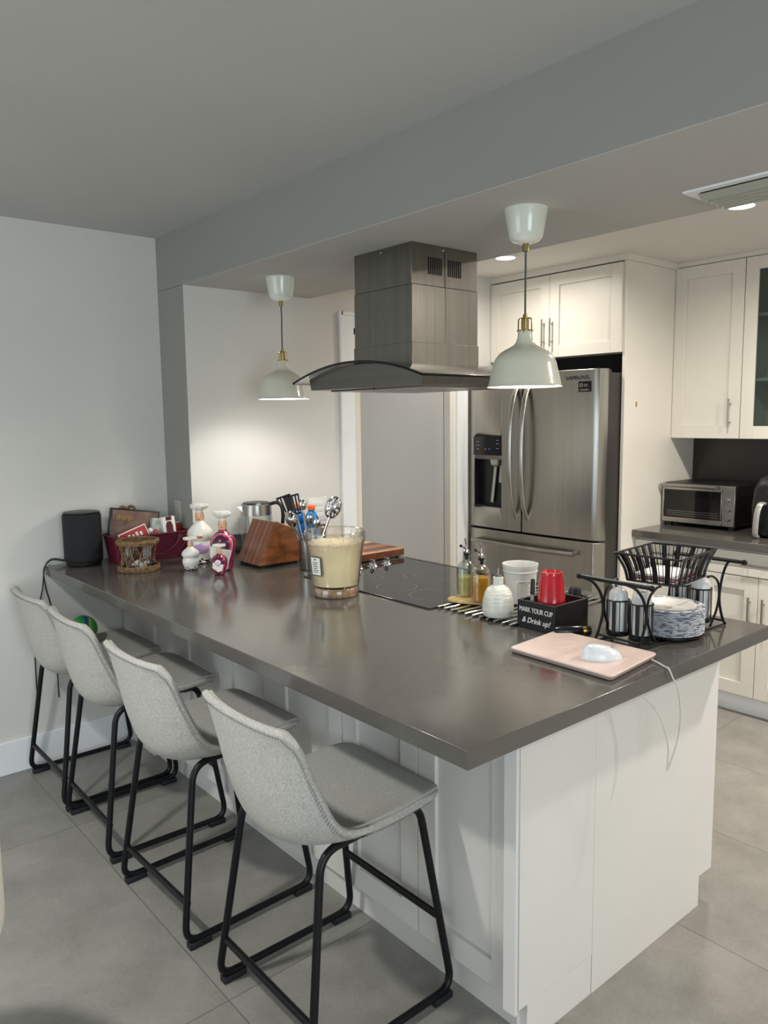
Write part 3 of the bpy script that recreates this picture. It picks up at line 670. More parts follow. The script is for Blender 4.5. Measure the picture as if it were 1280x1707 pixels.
# dispenser: hollow recess cut out of the left door
cut = obj('cut', box(nb(), (2.2, DG0, RZ0), (2.40, DG1, RZ1)), None, None, org=Vector((2.7, 1.79, 0))); cut.parent = t
bpy.context.view_layer.update()
md = dl.modifiers.new('cut', 'BOOLEAN'); md.operation = 'DIFFERENCE'; md.object = cut; md.solver = 'EXACT'
dg = bpy.context.evaluated_depsgraph_get(); me2 = bpy.data.meshes.new_from_object(dl.evaluated_get(dg))
dl.modifiers.clear(); dl.data = me2; bpy.data.objects.remove(cut)
part('dispenser_recess', box(box(box(box(nb(), (2.396, DG0, RZ0), (2.400, DG1, RZ1)), (2.345, DG0, RZ0), (2.396, DG0 + .003, RZ1)), (2.345, DG1 - .003, RZ0), (2.396, DG1, RZ1)), (2.342, DG0, RZ0), (2.396, DG1, RZ0 + .006)), M['black'], dl, label='black dispenser recess')
part('display_panel', box(nb(), (FX + .0005, DG0, 1.339), (FX + .012, DG1, 1.450), .001), M['screen'], dl, label='black control display')
part('display_dot', box(nb(), (FX - .0005, 2.085, 1.372), (FX + .0004, 2.092, 1.378)), M['reddeco'], dl)
part('display_dot', box(nb(), (FX - .0005, 2.055, 1.372), (FX + .0004, 2.062, 1.378)), M['bluedeco'], dl)
bm = nb()
for yy, zz in ((2.15, 1.415), (2.15, 1.395), (2.15, 1.372), (1.995, 1.425), (1.995, 1.405), (1.995, 1.378)): box(bm, (FX - .0003, yy - .010, zz), (FX + .0004, yy + .010, zz + .0035))
part('display_marks', bm, M['pale'], dl)
part('nozzle', lathe(nb(), [(.035, 0), (.03, -.03), (.012, -.045), (0, -.045)], (2.375, 2.04, 1.315), 20), M['silver'], dl)
bm = nb(); prism(bm, [(2.035, 1.29), (2.055, 1.29), (2.085, 1.06), (2.065, 1.06)], 'x', 2.380, 2.386); part('paddle', bm, M['silver'], dl, label='grey ice paddle')
bm = nb(); prism(bm, [(1.985, 1.28), (2.01, 1.28), (2.02, 1.18), (1.985, 1.18)], 'x', 2.378, 2.384); part('paddle', bm, M['silver'], dl)
for y, d in ((1.855, dl), (1.772, dr)):
    bm = nb(); pts = [(FX + .006, y, 1.728), (FX - .030, y, 1.66), (FX - .056, y, 1.52), (FX - .063, y, 1.36), (FX - .056, y, 1.20), (FX - .032, y, 1.06), (FX + .006, y, .985)]
    tube(bm, smooth_pts(pts, sub=6), .0135, 12, flat=(0.8, 1.15)); part('handle', bm, M['steel'], d, label='bowed steel door handle')
bm = nb(); zh = .833
tube(bm, smooth_pts([(FX - .030, 2.165, zh), (FX - .048, 1.98, zh), (FX - .055, 1.80, zh), (FX - .048, 1.62, zh), (FX - .030, 1.435, zh)], sub=6), .0135, 12)
for y in (2.145, 1.455): tube(bm, [(FX - .03, y, zh), (FX + .012, y, zh)], .013, 10)
part('handle', bm, M['steel'], dw, label='horizontal steel drawer handle')
text('brand_lettering', 'SAMSUNG', M['ink'], t, (FX + .0025, 1.452, 1.757), .027, R_MX, sx=1.15)
st = part('energy_sticker', box(nb(), (FX + .0015, 1.372, 1.684), (FX + .0065, 1.441, 1.738)), M['screen'], dr, label='black square sticker')
bm = nb(); tube(bm, [(FX + .0012, 1.424 + .008 * math.cos(a * PI / 8), 1.718 + .008 * math.sin(a * PI / 8)) for a in range(16)], .0018, 6, closed=True)
for k, wd in enumerate((.022, .026)): box(bm, (FX + .0008, 1.408 - wd, 1.720 - k * .008), (FX + .0014, 1.408, 1.7225 - k * .008))
for k in range(2): box(bm, (FX + .0008, 1.380, 1.696 - k * .006), (FX + .0014, 1.432, 1.698 - k * .006))
part('sticker_print', bm, M['pale'], st)
# stretch the finished refrigerator to its niche (0.965 wide, 1.81 tall)
for o in [c for c in t.children_recursive]:
    for v in o.data.vertices:
        y, z = v.co.y + 1.79, v.co.z
        v.co = Vector((v.co.x + .125, 1.0301 * y + .0407 - 1.79, 1.0358 * z - .056 if z > .3 else z))
# ------------------------------------------------------------------ kitchen wall appliances
t = thing('toaster_oven', 'steel and black toaster oven with glass door on the kitchen counter', 'toaster oven', (3.2, 1.17, .92))
TX, TY0, TY1 = 3.10, .955, 1.385
part('body', box(nb(), (TX + .018, TY0 + .004, .94), (3.40, TY1 - .004, 1.172)), M['black'], t, bevel=.008)
bm = nb(); box(bm, (TX, TY0, .944), (TX + .018, TY0 + .072, 1.168)); part('control_panel', bm, M['steel'], t, bevel=.003)
bm = nb(); box(bm, (TX, TY0 + .074, .944), (TX + .018, TY1, .972)); box(bm, (TX, TY1 - .012, .972), (TX + .018, TY1, 1.168)); box(bm, (TX, TY0 + .074, 1.132), (TX + .018, TY1 - .012, 1.168)); box(bm, (TX, TY0 + .074, .972), (TX + .018, TY0 + .080, 1.132))
d = part('door', bm, M['steel'], t, bevel=.002)
part('window', box(nb(), (TX + .004, TY0 + .080, .972), (TX + .012, TY1 - .012, 1.132)), M['ovenglass'], d, label='black oven glass')
bm = nb(); tube(bm, [(TX - .028, TY0 + .095, 1.158), (TX - .028, TY1 - .004, 1.158)], .0095, 12)
for y in (TY0 + .11, TY1 - .02): tube(bm, [(TX - .028, y, 1.158), (TX + .002, y, 1.155)], .008, 10)
part('handle', bm, M['nickel'], d, label='thick steel bar handle')
bm = nb()
for k in range(3): box(bm, (TX + .003, TY0 + .095, .985 + k * .012), (TX + .0039, TY1 - .03, .987 + k * .012))
part('rack', bm, M['nickel'], d)
part('display', box(nb(), (TX - .001, TY0 + .014, 1.118), (TX + .001, TY0 + .056, 1.146)), M['lcd'], t, label='small grey display')
for z, r in ((1.090, .010), (1.044, .0165), (.990, .0165)):
    part('knob', xform(lathe(nb(), [(r * 1.12, 0), (r * 1.12, .003), (r, .004), (r * .92, .016), (0, .017)], n=24), Matrix.Translation((TX, TY0 + .037, z)) @ Matrix.Rotation(-PI / 2, 4, 'Y')), M['nickel'], t, label='round steel knob')
for y in (TY0 + .03, TY1 - .03):
    for x in (TX + .04, 3.37): part('foot', box(nb(), (x - .012, y - .015, .9205), (x + .012, y + .015, .9405)), M['black'], t)
t = thing('air_fryer', 'black air fryer with silver drawer handle at the right edge of the kitchen counter', 'air fryer', (3.12, .67, .92))
bm = nb(); AX0, AX1, AY0, AY1 = 3.0, 3.30, .55, .835
for z, ins in ((.9205, .02), (.95, .006), (1.10, 0), (1.18, .01), (1.235, .03), (1.255, .07)): pass
secs = [(.9205, .016), (.945, .004), (1.08, 0), (1.17, .008), (1.225, .026), (1.250, .06), (1.256, .10)]
rings = [[bm.verts.new((p[0], p[1], z)) for p in rrect(AX0 + i_, AY0 + i_, AX1 - i_, AY1 - i_, .04)] for z, i_ in secs]
for A, B in zip(rings, rings[1:]):
    for k in range(len(A)): bm.faces.new((A[k], A[(k + 1) % len(A)], B[(k + 1) % len(A)], B[k]))
bm.faces.new(rings[0]); bm.faces.new(rings[-1]); part('body', bm, M['black'], t)
part('drawer', box(nb(), (2.988, .60, .935), (3.0, .795, 1.115), .004), M['black'], t)
bm = nb(); tube(bm, smooth_pts([(2.992, .755, 1.100), (2.955, .757, 1.098), (2.945, .765, 1.06), (2.948, .772, 1.0), (2.955, .776, .94), (2.975, .776, .932)], sub=5), .017, 12, flat=(.6, 1)); part('handle', bm, M['silver'], t, label='silver curved handle')
bm = nb(); tube(bm, [(2.996, .715 + .022 * math.cos(a * PI / 12), 1.165 + .022 * math.sin(a * PI / 12)) for a in range(24)], .0018, 6, closed=True); part('dial_ring', bm, M['silver'], t)

# ------------------------------------------------------------------ wall plates
t = thing('light_switch', 'white three-rocker switch plate on the nook wall left of the door', 'switch', (1.317, YN, 1.086))
pl = part('plate', box(nb(), (1.258, YN - .006, 1.026), (1.376, YN - .0003, 1.147), .0015), M['switch'], t)
for k in range(3): part('rocker', box(nb(), (1.281, YN - .0085, 1.042 + k * .031), (1.353, YN - .0058, 1.067 + k * .031), .001), M['white'], pl)
t = thing('power_outlet', 'white power outlet on the shaded column above the burgundy basket', 'outlet', (GX, 2.50, 1.12))
part('plate', box(nb(), (GX - .006, 2.462, 1.065), (GX - .0003, 2.538, 1.18), .0015), M['vent'], t)
part('socket', box(nb(), (GX - .0075, 2.478, 1.085), (GX - .0055, 2.522, 1.155)), M['vent'], t)

# ------------------------------------------------------------------ bar stools
def stool_surface(off, inset, nu=22, nv=34):
    """bucket seat: mid-line profile and edge curve from seat front to top of the back, blended across"""
    prof = [(.234, .568), (.192, .582), (.08, .567), (-.040, .541), (-.128, .528), (-.196, .552), (-.228, .632), (-.246, .730), (-.260, .810), (-.272, .872)]
    edge = [(.232, .568), (.192, .583), (.090, .580), (-.012, .582), (-.088, .594), (-.136, .632), (-.170, .700), (-.197, .765), (-.222, .832), (-.255, .873)]
    hws = [.186, .216, .227, .229, .230, .230, .228, .224, .217, .194]
    P3 = smooth_pts([(p[0], h_, p[1]) for p, h_ in zip(prof, hws)], sub=4); E3 = smooth_pts([(p[0], h_, p[1]) for p, h_ in zip(edge, hws)], sub=4)
    m = len(P3) - 1
    def pt(f, u):
        a = max(0, min(1, f)) * m; i = min(int(a), m - 1); t = a - i
        p = P3[i].lerp(P3[i + 1], t); e = E3[i].lerp(E3[i + 1], t); w_ = abs(u) ** 2.2
        return Vector((p.x + (e.x - p.x) * w_, (p.y + (e.y - p.y) * w_) * u * (1 - .035 * abs(u) ** 6), p.z + (e.z - p.z) * w_))
    grid = []
    for j in range(nv + 1):
        f = inset + (1 - 2 * inset) * j / nv; row = []
        for k in range(nu + 1):
            u = (-1 + 2 * k / nu) * (1 - inset * 2.2); e = .012
            tv = pt(f + e, u) - pt(f - e, u); tu = pt(f, u + e) - pt(f, u - e); nrm = tv.cross(tu)
            if tv.x < 0 or True: nrm = -nrm if nrm.dot(Vector((.6, 0, .8))) < 0 else nrm
            row.append(pt(f, u) + nrm.normalized() * off)
        grid.append(row)
    return grid
def slab(A, B):
    bm = nb(); va = [[bm.verts.new(p) for p in r] for r in A]; vb = [[bm.verts.new(p) for p in r] for r in B]
    nv, nu = len(A) - 1, len(A[0]) - 1
    for j in range(nv):
        for k in range(nu):
            bm.faces.new((va[j][k], va[j][k + 1], va[j + 1][k + 1], va[j + 1][k])); bm.faces.new((vb[j][k], vb[j + 1][k], vb[j + 1][k + 1], vb[j][k + 1]))
    rim = [(0, k) for k in range(nu)] + [(j, nu) for j in range(nv)] + [(nv, k) for k in range(nu, 0, -1)] + [(j, 0) for j in range(nv, 0, -1)]
    for q in range(len(rim)):
        a, b = rim[q], rim[(q + 1) % len(rim)]
        bm.faces.new((va[a[0]][a[1]], va[b[0]][b[1]], vb[b[0]][b[1]], vb[a[0]][a[1]]))
    return bm
def make_stool(lab):
    t = thing('bar_stool', lab, 'bar stool', (0, 0, 0), group='grey bucket bar stools along the peninsula', local=True)
    o_ = stool_surface(-.016, 0.0); mid = stool_surface(.004, 0.0); inn = stool_surface(.012, .022); mi2 = stool_surface(.0005, .022)
    sh = part('seat_shell', slab(mid, o_), M['fabric'], t, sub=1, label='pale grey fabric outer shell')
    part('seat_pad', slab(inn, mi2), M['pad'], t, sub=1, label='inner seat and back, grey darkened as painted shade')
    G = stool_surface(-.0185, .014); bm = nb(); nv, nu = len(G) - 1, len(G[0]) - 1
    path = [G[0][k] for k in range(nu + 1)] + [G[j][nu] for j in range(1, nv + 1)] + [G[nv][k] for k in range(nu - 1, -1, -1)] + [G[j][0] for j in range(nv - 1, 0, -1)]
    G2 = stool_surface(-.0185, .036)
    path2 = [G2[0][k] for k in range(nu + 1)] + [G2[j][nu] for j in range(1, nv + 1)] + [G2[nv][k] for k in range(nu - 1, -1, -1)] + [G2[j][0] for j in range(nv - 1, 0, -1)]
    acc = 0; last = 0; n = len(path)
    for q in range(n):
        a, b = path[q], path[(q + 1) % n]; a2, b2 = path2[q], path2[(q + 1) % n]; L_ = (b - a).length; c = max(1, int(round(L_ / .0095)))
        for k in range(c):
            p = a.lerp(b, (k + .2) / c); r_ = a2.lerp(b2, (k + .8) / c); r_ = p.lerp(r_, .75)
            tube(bm, [p, r_], .0008, 4)
    part('stitching', bm, M['thread'], sh, label='zigzag blanket stitch')
    for s in (-1, 1):
        yb, yt = .224 * s, .178 * s; r = .0105
        pts = fillet([(.02, yt, .548), (-.158, yt, .540), (-.232, yb, .022), (.235, yb, .022), (.158, yt, .560), (.02, yt, .548)], .055, 8)
        bm = nb(); tube(bm, pts[:-1], r, 12, closed=True); fr = part('sled_leg', bm, M['blackm'], t)
        for (x0, x1) in ((-.222, -.150), (.160, .226)):
            part('foot', box(nb(), (x0, yb - .014, .0005), (x1, yb + .014, .020), .003), M['rubber'], fr)
    part('stretcher', tube(nb(), [(-.212, -.214, .135), (-.212, .214, .135)], .010, 10), M['blackm'], t, label='rear foot stretcher')
    part('stretcher', tube(nb(), [(.203, -.205, .232), (.203, .205, .232)], .010, 10, flat=(1.2, .8)), M['blackm'], t, label='front foot rest bar')
    part('cross_plate', box(nb(), (.10, -.180, .541), (.13, .180, .550)), M['blackm'], t)
    return t
SX = .09
s1 = make_stool('grey fabric bucket bar stool nearest the camera, at the near end of the peninsula'); s1.location = (SX + .010, .602, 0)
dup(s1, (SX - .005, 1.245, 0), math.radians(1.5), 'grey fabric bucket bar stool, second from the near end of the peninsula')
dup(s1, (SX, 1.835, 0), math.radians(-1), 'grey fabric bucket bar stool third from the near end of the peninsula')
dup(s1, (SX, 2.325, 0), 0, 'grey bucket bar stool against the left wall, with a toy ball on its seat')
single('toy_ball', ball(nb(), (.085, 2.42, .652), .060, 28), M['ball'], 'green and blue toy ball on the stool seat next to the left wall', 'ball', loc=(.085, 2.42, .652))

# armchair whose back just enters the left edge
t = thing('dining_chair', 'cream upholstered chair whose rounded back just shows at the left edge', 'chair', (-.968, .80, 0), rz=0.2, local=True)
bm = nb(); box(bm, (-.26, -.22, .38), (.13, .22, .47), .03); part('seat', bm, M['cream_uph'], t)
bm = nb()
A = []; B = []
for i in range(13):
    a = math.radians(-80 + 160 * i / 12); A.append([Vector((.04 + .26 * math.cos(a), .30 * math.sin(a), z)) for z in (.50, .54, .62, .70, .735)]); B.append([Vector((.04 + .20 * math.cos(a), .24 * math.sin(a), z)) for z in (.51, .55, .62, .69, .72)])
bm.free(); bm = slab(A, B); part('backrest', bm, M['cream_uph'], t, sub=2)
for y_ in (-.12, .12): part('back_post', tube(nb(), [(.11, y_, .44), (.235, y_, .56)], .012, 8), M['blackm'], t)
for x in (-.2, .09):
    for y in (-.2, .2): part('leg', tube(nb(), [(x, y, .385), (x * 1.1, y * 1.1, 0)], [.018, .011], 10), M['blackm'], t)

# ------------------------------------------------------------------ things on the counter
ZT = .9203
# speaker
t = thing('smart_speaker', 'black cylindrical speaker in the far left corner of the counter', 'speaker', (.142, 2.525, .92))
part('body', lathe(nb(), [(0, .028), (.082, .028), (.083, .035), (.083, .226), (.080, .234), (.074, .236)], (.142, 2.525, ZT), 48), mat('speaker_fabric', (22, 24, 28), 0.75, bump=.3, bscale=500), t)
part('top_cap', lathe(nb(), [(0, .236), (.074, .236), (.079, .2385), (.079, .241), (.074, .243), (0, .243)], (.142, 2.525, ZT), 48), M['black'], t)
part('base', lathe(nb(), [(0, 0), (.072, 0), (.076, .006), (.076, .016), (.081, .020), (.082, .0275), (0, .0275)], (.142, 2.525, ZT), 48), M['black'], t)
single('power_cable', tube(tube(nb(), smooth_pts([(.10, 2.585, .932), (.04, 2.60, .950), (.01, 2.607, .940), (-.008, 2.61, .905), (-.02, 2.612, .82), (-.045, 2.612, .72), (-.07, 2.612, .55), (-.075, 2.612, .30)], sub=6), .0028, 6),
       smooth_pts([(.10, 2.590, .926), (.04, 2.604, .944), (.012, 2.612, .936), (-.010, 2.613, .90), (-.006, 2.613, .82), (.012, 2.613, .72), (.02, 2.613, .50), (.02, 2.613, .30)], sub=6), .0028, 6), M['black'],
       'pair of thin black cables hanging down the left wall from the speaker', 'cable')
# burgundy basket with packages
t = thing('gift_basket', 'burgundy faux leather basket with looped handles behind the wicker candle holder', 'basket', (.40, 2.44, .92))
bm = nb(); n = 10
lo = rrect(.245, 2.395, .575, 2.505, .02); hi = rrect(.230, 2.362, .593, 2.535, .03)
def flare(f, ins, z): return [(a[0] * (1 - f) + b[0] * f + (0.41 - a[0]) * ins, a[1] * (1 - f) + b[1] * f + (2.45 - a[1]) * ins * 1.6, z) for a, b in zip(lo, hi)]
rings = [[bm.verts.new(p) for p in flare(f, i_, z)] for f, i_, z in ((0, 0, ZT), (.5, 0, .985), (1, 0, 1.048), (1, .02, 1.050), (.5, .02, .985), (0, .02, .925))]
for A, B in zip(rings, rings[1:]):
    for k in range(len(A)): bm.faces.new((A[k], A[(k + 1) % len(A)], B[(k + 1) % len(A)], B[k]))
bm.faces.new(rings[0]); bm.faces.new(rings[-1]); bk = part('body', bm, M['burg'], t)
bm = nb(); tube(bm, [Vector(p) for p in flare(1, 0, 1.046)], .0028, 6, closed=True); part('rim_seam', bm, M['burg'], bk)
bm = nb(); tube(bm, smooth_pts([(.243, 2.372, .995), (.28, 2.374, .99), (.34, 2.377, .985)]), .0009, 4); tube(bm, smooth_pts([(.53, 2.386, .928), (.545, 2.375, .97), (.585, 2.366, 1.01)]), .0009, 4); tube(bm, [(.25, 2.386, .925), (.243, 2.372, .993)], .0009, 4)
part('stitch_line', bm, M['burgl'], bk, label='pale stitched seam')
for s, yy in ((1, 2.357), (-1, 2.54)):
    part('handle', tube(nb(), smooth_pts([(.33, yy + .006 * s, 1.035), (.36, yy - .006 * s, .985), (.43, yy - .008 * s, .955), (.50, yy - .006 * s, .985), (.535, yy + .004 * s, 1.03)], sub=6), .0045, 8), M['burg'], t)
    for hx in (.33, .535): part('handle_ring', tube(nb(), [(hx + .008 * math.cos(a * PI / 6), yy + .002 * s, 1.030 + .008 * math.sin(a * PI / 6)) for a in range(12)], .0016, 6, closed=True), M['nickel'], t)
def tilted(name, size, c, rot, m, lab, cat, extra=None, group=None):
    """box-like package at c, Euler rot degrees, built as a thing when extra parts are given"""
    t = thing(name, lab, cat, c, local=True, group=group); t.rotation_euler = tuple(math.radians(a) for a in rot)
    a, b, h = size[0] / 2, size[1] / 2, size[2] / 2
    part('box_body', box(nb(), (-a, -b, -h), (a, b, h), .0015), m, t)
    if extra: extra(t, a, b, h)
    return t
def ex1(t, a, b, h):
    part('printed_front', box(nb(), (-a + .008, -b - .0012, -h + .008), (a - .008, -b - .0002, h - .008)), M['brownpic'], t, label='brown shiny picture front')
    bm = nb()
    for k in range(9): box(bm, (-a + .03 + k * .0085, -b - .0018, h - .055 + (k % 3) * .004), (-a + .033 + k * .0085, -b - .0012, h - .03))
    part('lettering', bm, M['gold'], t)
tilted('chocolate_box', (.225, .03, .145), (.368, 2.492, 1.082), (-6, 9, -8), M['black'], 'large black box with brown picture front standing in the burgundy basket', 'box', ex1)
def ex2(t, a, b, h):
    part('border', box(nb(), (-a + .004, -b - .0010, -h + .004), (a - .004, -b - .0002, h - .004)), M['redpaper'], t, label='red printed panel')
    bm = nb()
    for k in range(5): box(bm, (-a + .02 + k * .018, -b - .0018, .0), (-a + .031 + k * .018, -b - .0011, .018 + .006 * (k % 2)))
    part('lettering', bm, M['paper'], t)
tilted('card_box', (.13, .012, .085), (.335, 2.402, 1.035), (-8, -20, -8), M['paper'], 'red and white carton leaning at the front of the burgundy basket', 'box', ex2)
tilted('snack_packet', (.055, .022, .09), (.455, 2.44, 1.065), (-6, 8, 5), M['packet'], 'silvery green snack packet in the middle of the burgundy basket', 'packet')
def ex3(t, a, b, h):
    part('front_panel', prism(nb(), [(-a * .55, -h), (a * .55, -h), (a * .55, h * .1), (a * .3, h * .5), (-a * .3, h * .5), (-a * .55, h * .1)], 'y', -b - .0014, -b - .0002), M['burg'], t, label='burgundy printed panel')
    part('flap', box(nb(), (-a * .45, -b - .0014, h * .6), (a * .45, -b - .0002, h)), M['burg'], t)
tilted('tea_box', (.062, .03, .09), (.507, 2.425, 1.070), (-6, -3, 0), M['paper'], 'white and burgundy peaked box in the burgundy basket', 'box', ex3)
tilted('tea_tin', (.048, .04, .045), (.560, 2.47, 1.052), (-3, 0, 4), M['redpaper'], 'small red lidded tin at the right end of the burgundy basket', 'tin', lambda t, a, b, h: part('lid', box(nb(), (-a - .002, -b - .002, h), (a + .002, b + .002, h + .010), .001), M['packet'], t, label='pale lid'))
tilted('snack_packet', (.045, .02, .07), (.530, 2.50, 1.062), (0, -8, 10), M['green'], 'green printed packet behind the red tin in the burgundy basket', 'packet')
bm = nb()
for k in range(9): ball(bm, (.333 + k * .0085, 2.552 + .004 * (k % 2), 1.160 + .005 * math.sin(k * 1.3)), .0075, 10)
for k in range(4): tube(bm, [(.335 + k * .02, 2.552, 1.155), (.34 + k * .018, 2.545, 1.0)], .002, 5)
single('gold_garland', bm, M['wicker'], 'small gold beaded ornament rising behind the chocolate box', 'ornament')
single('white_pom', ball(nb(), (.412, 2.412, 1.060), .013, 16), M['hat'], 'cream round bauble beside the red carton', 'bauble')
single('foil_sweet', lathe(nb(), [(0, .018), (.012, .006), (.013, 0), (0, -.004)], (.435, 2.40, 1.050), 8), M['redpaper'], 'small red foil cone beside the cream bauble', 'sweet')

# wicker candle holder
t = thing('wicker_candle_holder', 'round wicker basket holder with a glass cup of small candles inside', 'candle holder', (.272, 2.222, .92))
cx, cy = .272, 2.222
def wr(z): s = (z - .92) / .135; return .083 - .020 * math.sin(PI * min(1, max(0, s * 1.0))) * (1 - .2 * s)
bm = nb()
for z, r, q in ((.926, .084, .005), (.934, .085, .005), (.942, .084, .0045), (1.040, .083, .005), (1.048, .086, .0055), (1.053, .083, .005)):
    pts = [(cx + (r + .0015 * math.sin(a * 5)) * math.cos(a * PI / 20), cy + (r + .0015 * math.sin(a * 5)) * math.sin(a * PI / 20), z + .0015 * math.sin(a * 3 + z * 90)) for a in range(40)]
    tube(bm, pts, q, 6, closed=True)
part('woven_rim', bm, M['wicker'], t)
bm = nb()
for k in range(10):
    for d in (-1, 1):
        pts = []
        for j in range(7):
            z = .94 + .102 * j / 6; a = 2 * PI * k / 12 + d * .26 * j / 3; r = wr(z) + .003
            pts.append((cx + r * math.cos(a), cy + r * math.sin(a), z))
        tube(bm, pts, .0028, 5)
part('lattice', bm, M['wicker'], t)
part('glass_cup', lathe(nb(), [(0, .006), (.055, .006), (.060, .02), (.060, .122), (.058, .122), (.058, .02), (.053, .008), (0, .008)], (cx, cy, ZT), 32, cap=False), M['glass'], t)
for q, (dx, dy, m_) in enumerate(((-.030, -.022, 'zblue'), (.004, -.034, 'paper'), (.032, -.010, 'zblue'), (-.006, .012, 'paper'), (.012, .036, 'paper'))):
    tl = thing('tealight', ['small blue-banded candle at the left inside the wicker holder', 'small white candle at the front inside the wicker holder', 'small blue-banded candle at the right inside the wicker holder', 'small white candle in the middle of the wicker holder', 'small white candle at the back of the wicker holder'][q], 'candle', (cx + dx, cy + dy, .9295), group='small candles inside the wicker holder', local=True)
    part('cup', lathe(nb(), [(0, 0), (.0135, 0), (.0145, .02), (0, .02)], n=18), M[m_], tl); part('wax', lathe(nb(), [(0, .02), (.0135, .02), (.010, .027), (0, .032)], n=18), M['hat'], tl)

# ceramic chefs
def chef(x, y, s, lab, robe, apron, big, yaw, wid=1.0):
    t = thing('chef_figurine', lab, 'figurine', (x, y, ZT), rz=yaw, group='glazed ceramic chef figurines', local=True)
    def L(pr, m_, nm, lb=None, par=None, n=28): return part(nm, lathe(nb(), [(r * s * wid, z * s) for r, z in pr], n=n), m_, par or t, label=lb)
    if apron:   # round white chef with lilac bowl apron
        body = L([(0, .018), (.040, .020), (.053, .045), (.056, .075), (.050, .098), (.046, .104), (.056, .116), (.060, .132), (.055, .152), (.040, .170), (.024, .184), (.017, .196)], M['hat'], 'body')
        bm = nb(); ball(bm, (-.026 * s, -.006 * s, .070 * s), .036 * s, 20, (1, 1.15, .95)); part('apron', bm, M['lilac'], body, label='lilac apron')
        bm = nb(); ball(bm, (-.036 * s, -.004 * s, .128 * s), .027 * s, 20, (.9, 1.1, .6)); part('food_tray', bm, M['basketfood'], body, label='painted vegetables')
        L([(0, .004), (.040, .004), (.046, .012), (.046, .026), (0, .026)], M['check'], 'trousers', 'black and white checked trousers')
    else:
        body = L([(0, .0), (.030, .0), (.040, .006), (.046, .05), (.056, .095), (.060, .122), (.056, .146), (.040, .168), (.020, .182), (.016, .196)], robe, 'body', 'striped crimson and purple robe')
        bm = nb(); prism(bm, [(-.050 * s, .098 * s), (.045 * s, .120 * s), (.050 * s, .070 * s), (.0, .032 * s), (-.035 * s, .045 * s)], 'x', -.064 * s, -.052 * s); part('apron', bm, M['hat'], body, label='white apron')
        bm = nb(); ball(bm, (-.050 * s, .022 * s, .120 * s), .022 * s, 16, (.6, 1.1, .6)); part('food_tray', bm, M['green'], body, label='dark painted dish')
    hd = L([(.016, .184), (.0185, .195), (.019, .215), (.0175, .232), (0, .232)], M['skin'], 'head')
    bm = nb(); prism(bm, [(-.0195 * s, .212 * s), (-.002 * s, .212 * s), (-.002 * s, .232 * s), (-.0195 * s, .232 * s)], 'x', -.012 * s, .015 * s)
    bm.free(); bm = nb(); lathe(bm, [(.0185 * s, .226 * s), (.0198 * s, .216 * s), (.0195 * s, .203 * s)], n=28, cap=False)
    bmesh.ops.delete(bm, geom=[v for v in bm.verts if v.co.x < -.006 * s], context='VERTS'); part('hair', bm, M['hair'], hd, label='dark painted hair')
    bm = nb(); ball(bm, (-.0195 * s, 0, .208 * s), .0042 * s, 10); part('nose', bm, M['skin'], hd)
    bm = nb(); ball(bm, (-.0182 * s, .0075 * s, .215 * s), .0016 * s, 8); ball(bm, (-.0182 * s, -.0075 * s, .215 * s), .0016 * s, 8); part('eyes', bm, M['ink'], hd)
    bm = nb(); tube(bm, [(-.0185 * s, -.005 * s, .202 * s), (-.020 * s, 0, .2005 * s), (-.0185 * s, .005 * s, .202 * s)], .001 * s, 5); part('moustache', bm, M['hair'], hd)
    hs = s * (1.5 if s < .7 else 1.08)
    bm = nb(); lathe(bm, [(0, .230 * s), (.0165 * s, .230 * s), (.0165 * s, .244 * s), (.022 * s, .247 * s)], n=28)
    lobes = 14; prof = [(.020, .246), (.034, .252), (.038, .262), (.034, .272), (.022, .276), (0, .275)]; rings = []
    for r, z in prof:
        rings.append([bm.verts.new((r * hs * (1 + .05 * math.cos(lobes * 2 * PI * i / 56)) * math.cos(2 * PI * i / 56), r * hs * (1 + .05 * math.cos(lobes * 2 * PI * i / 56)) * math.sin(2 * PI * i / 56), z * s)) for i in range(56)] if r else None)
    top = bm.verts.new((0, 0, .276 * s))
    for A, B in zip(rings, rings[1:]):
        for i in range(56):
            j = (i + 1) % 56
            if B is None: bm.faces.new((A[i], A[j], top))
            else: bm.faces.new((A[i], A[j], B[j], B[i]))
    part('chef_hat', bm, M['hat'], t, label='white pleated chef hat')
    for sy in (-1, 1):
        if apron: part('shoe', ball(nb(), (-.026 * s, .018 * s * sy, .009 * s), .016 * s, 12, (1.3, .8, .55)), M['shoe'], t)
    return t
YAWC = math.radians(50)
chef(.555, 2.195, .99, 'tall white ceramic chef bottle holding food, beside the wall corner', M['robe'], True, True, YAWC)
chef(.548, 1.970, .93, 'tall ceramic chef bottle in crimson striped robe beside the knife block', M['robe'], False, True, YAWC)
chef(.445, 2.075, .52, 'small white ceramic chef shaker in lilac apron before the tall white chef', M['robe'], True, False, YAWC, 1.25)
chef(.483, 1.888, .47, 'small ceramic chef shaker in striped robe before the tall striped chef', M['robe'], False, False, YAWC, 1.2)

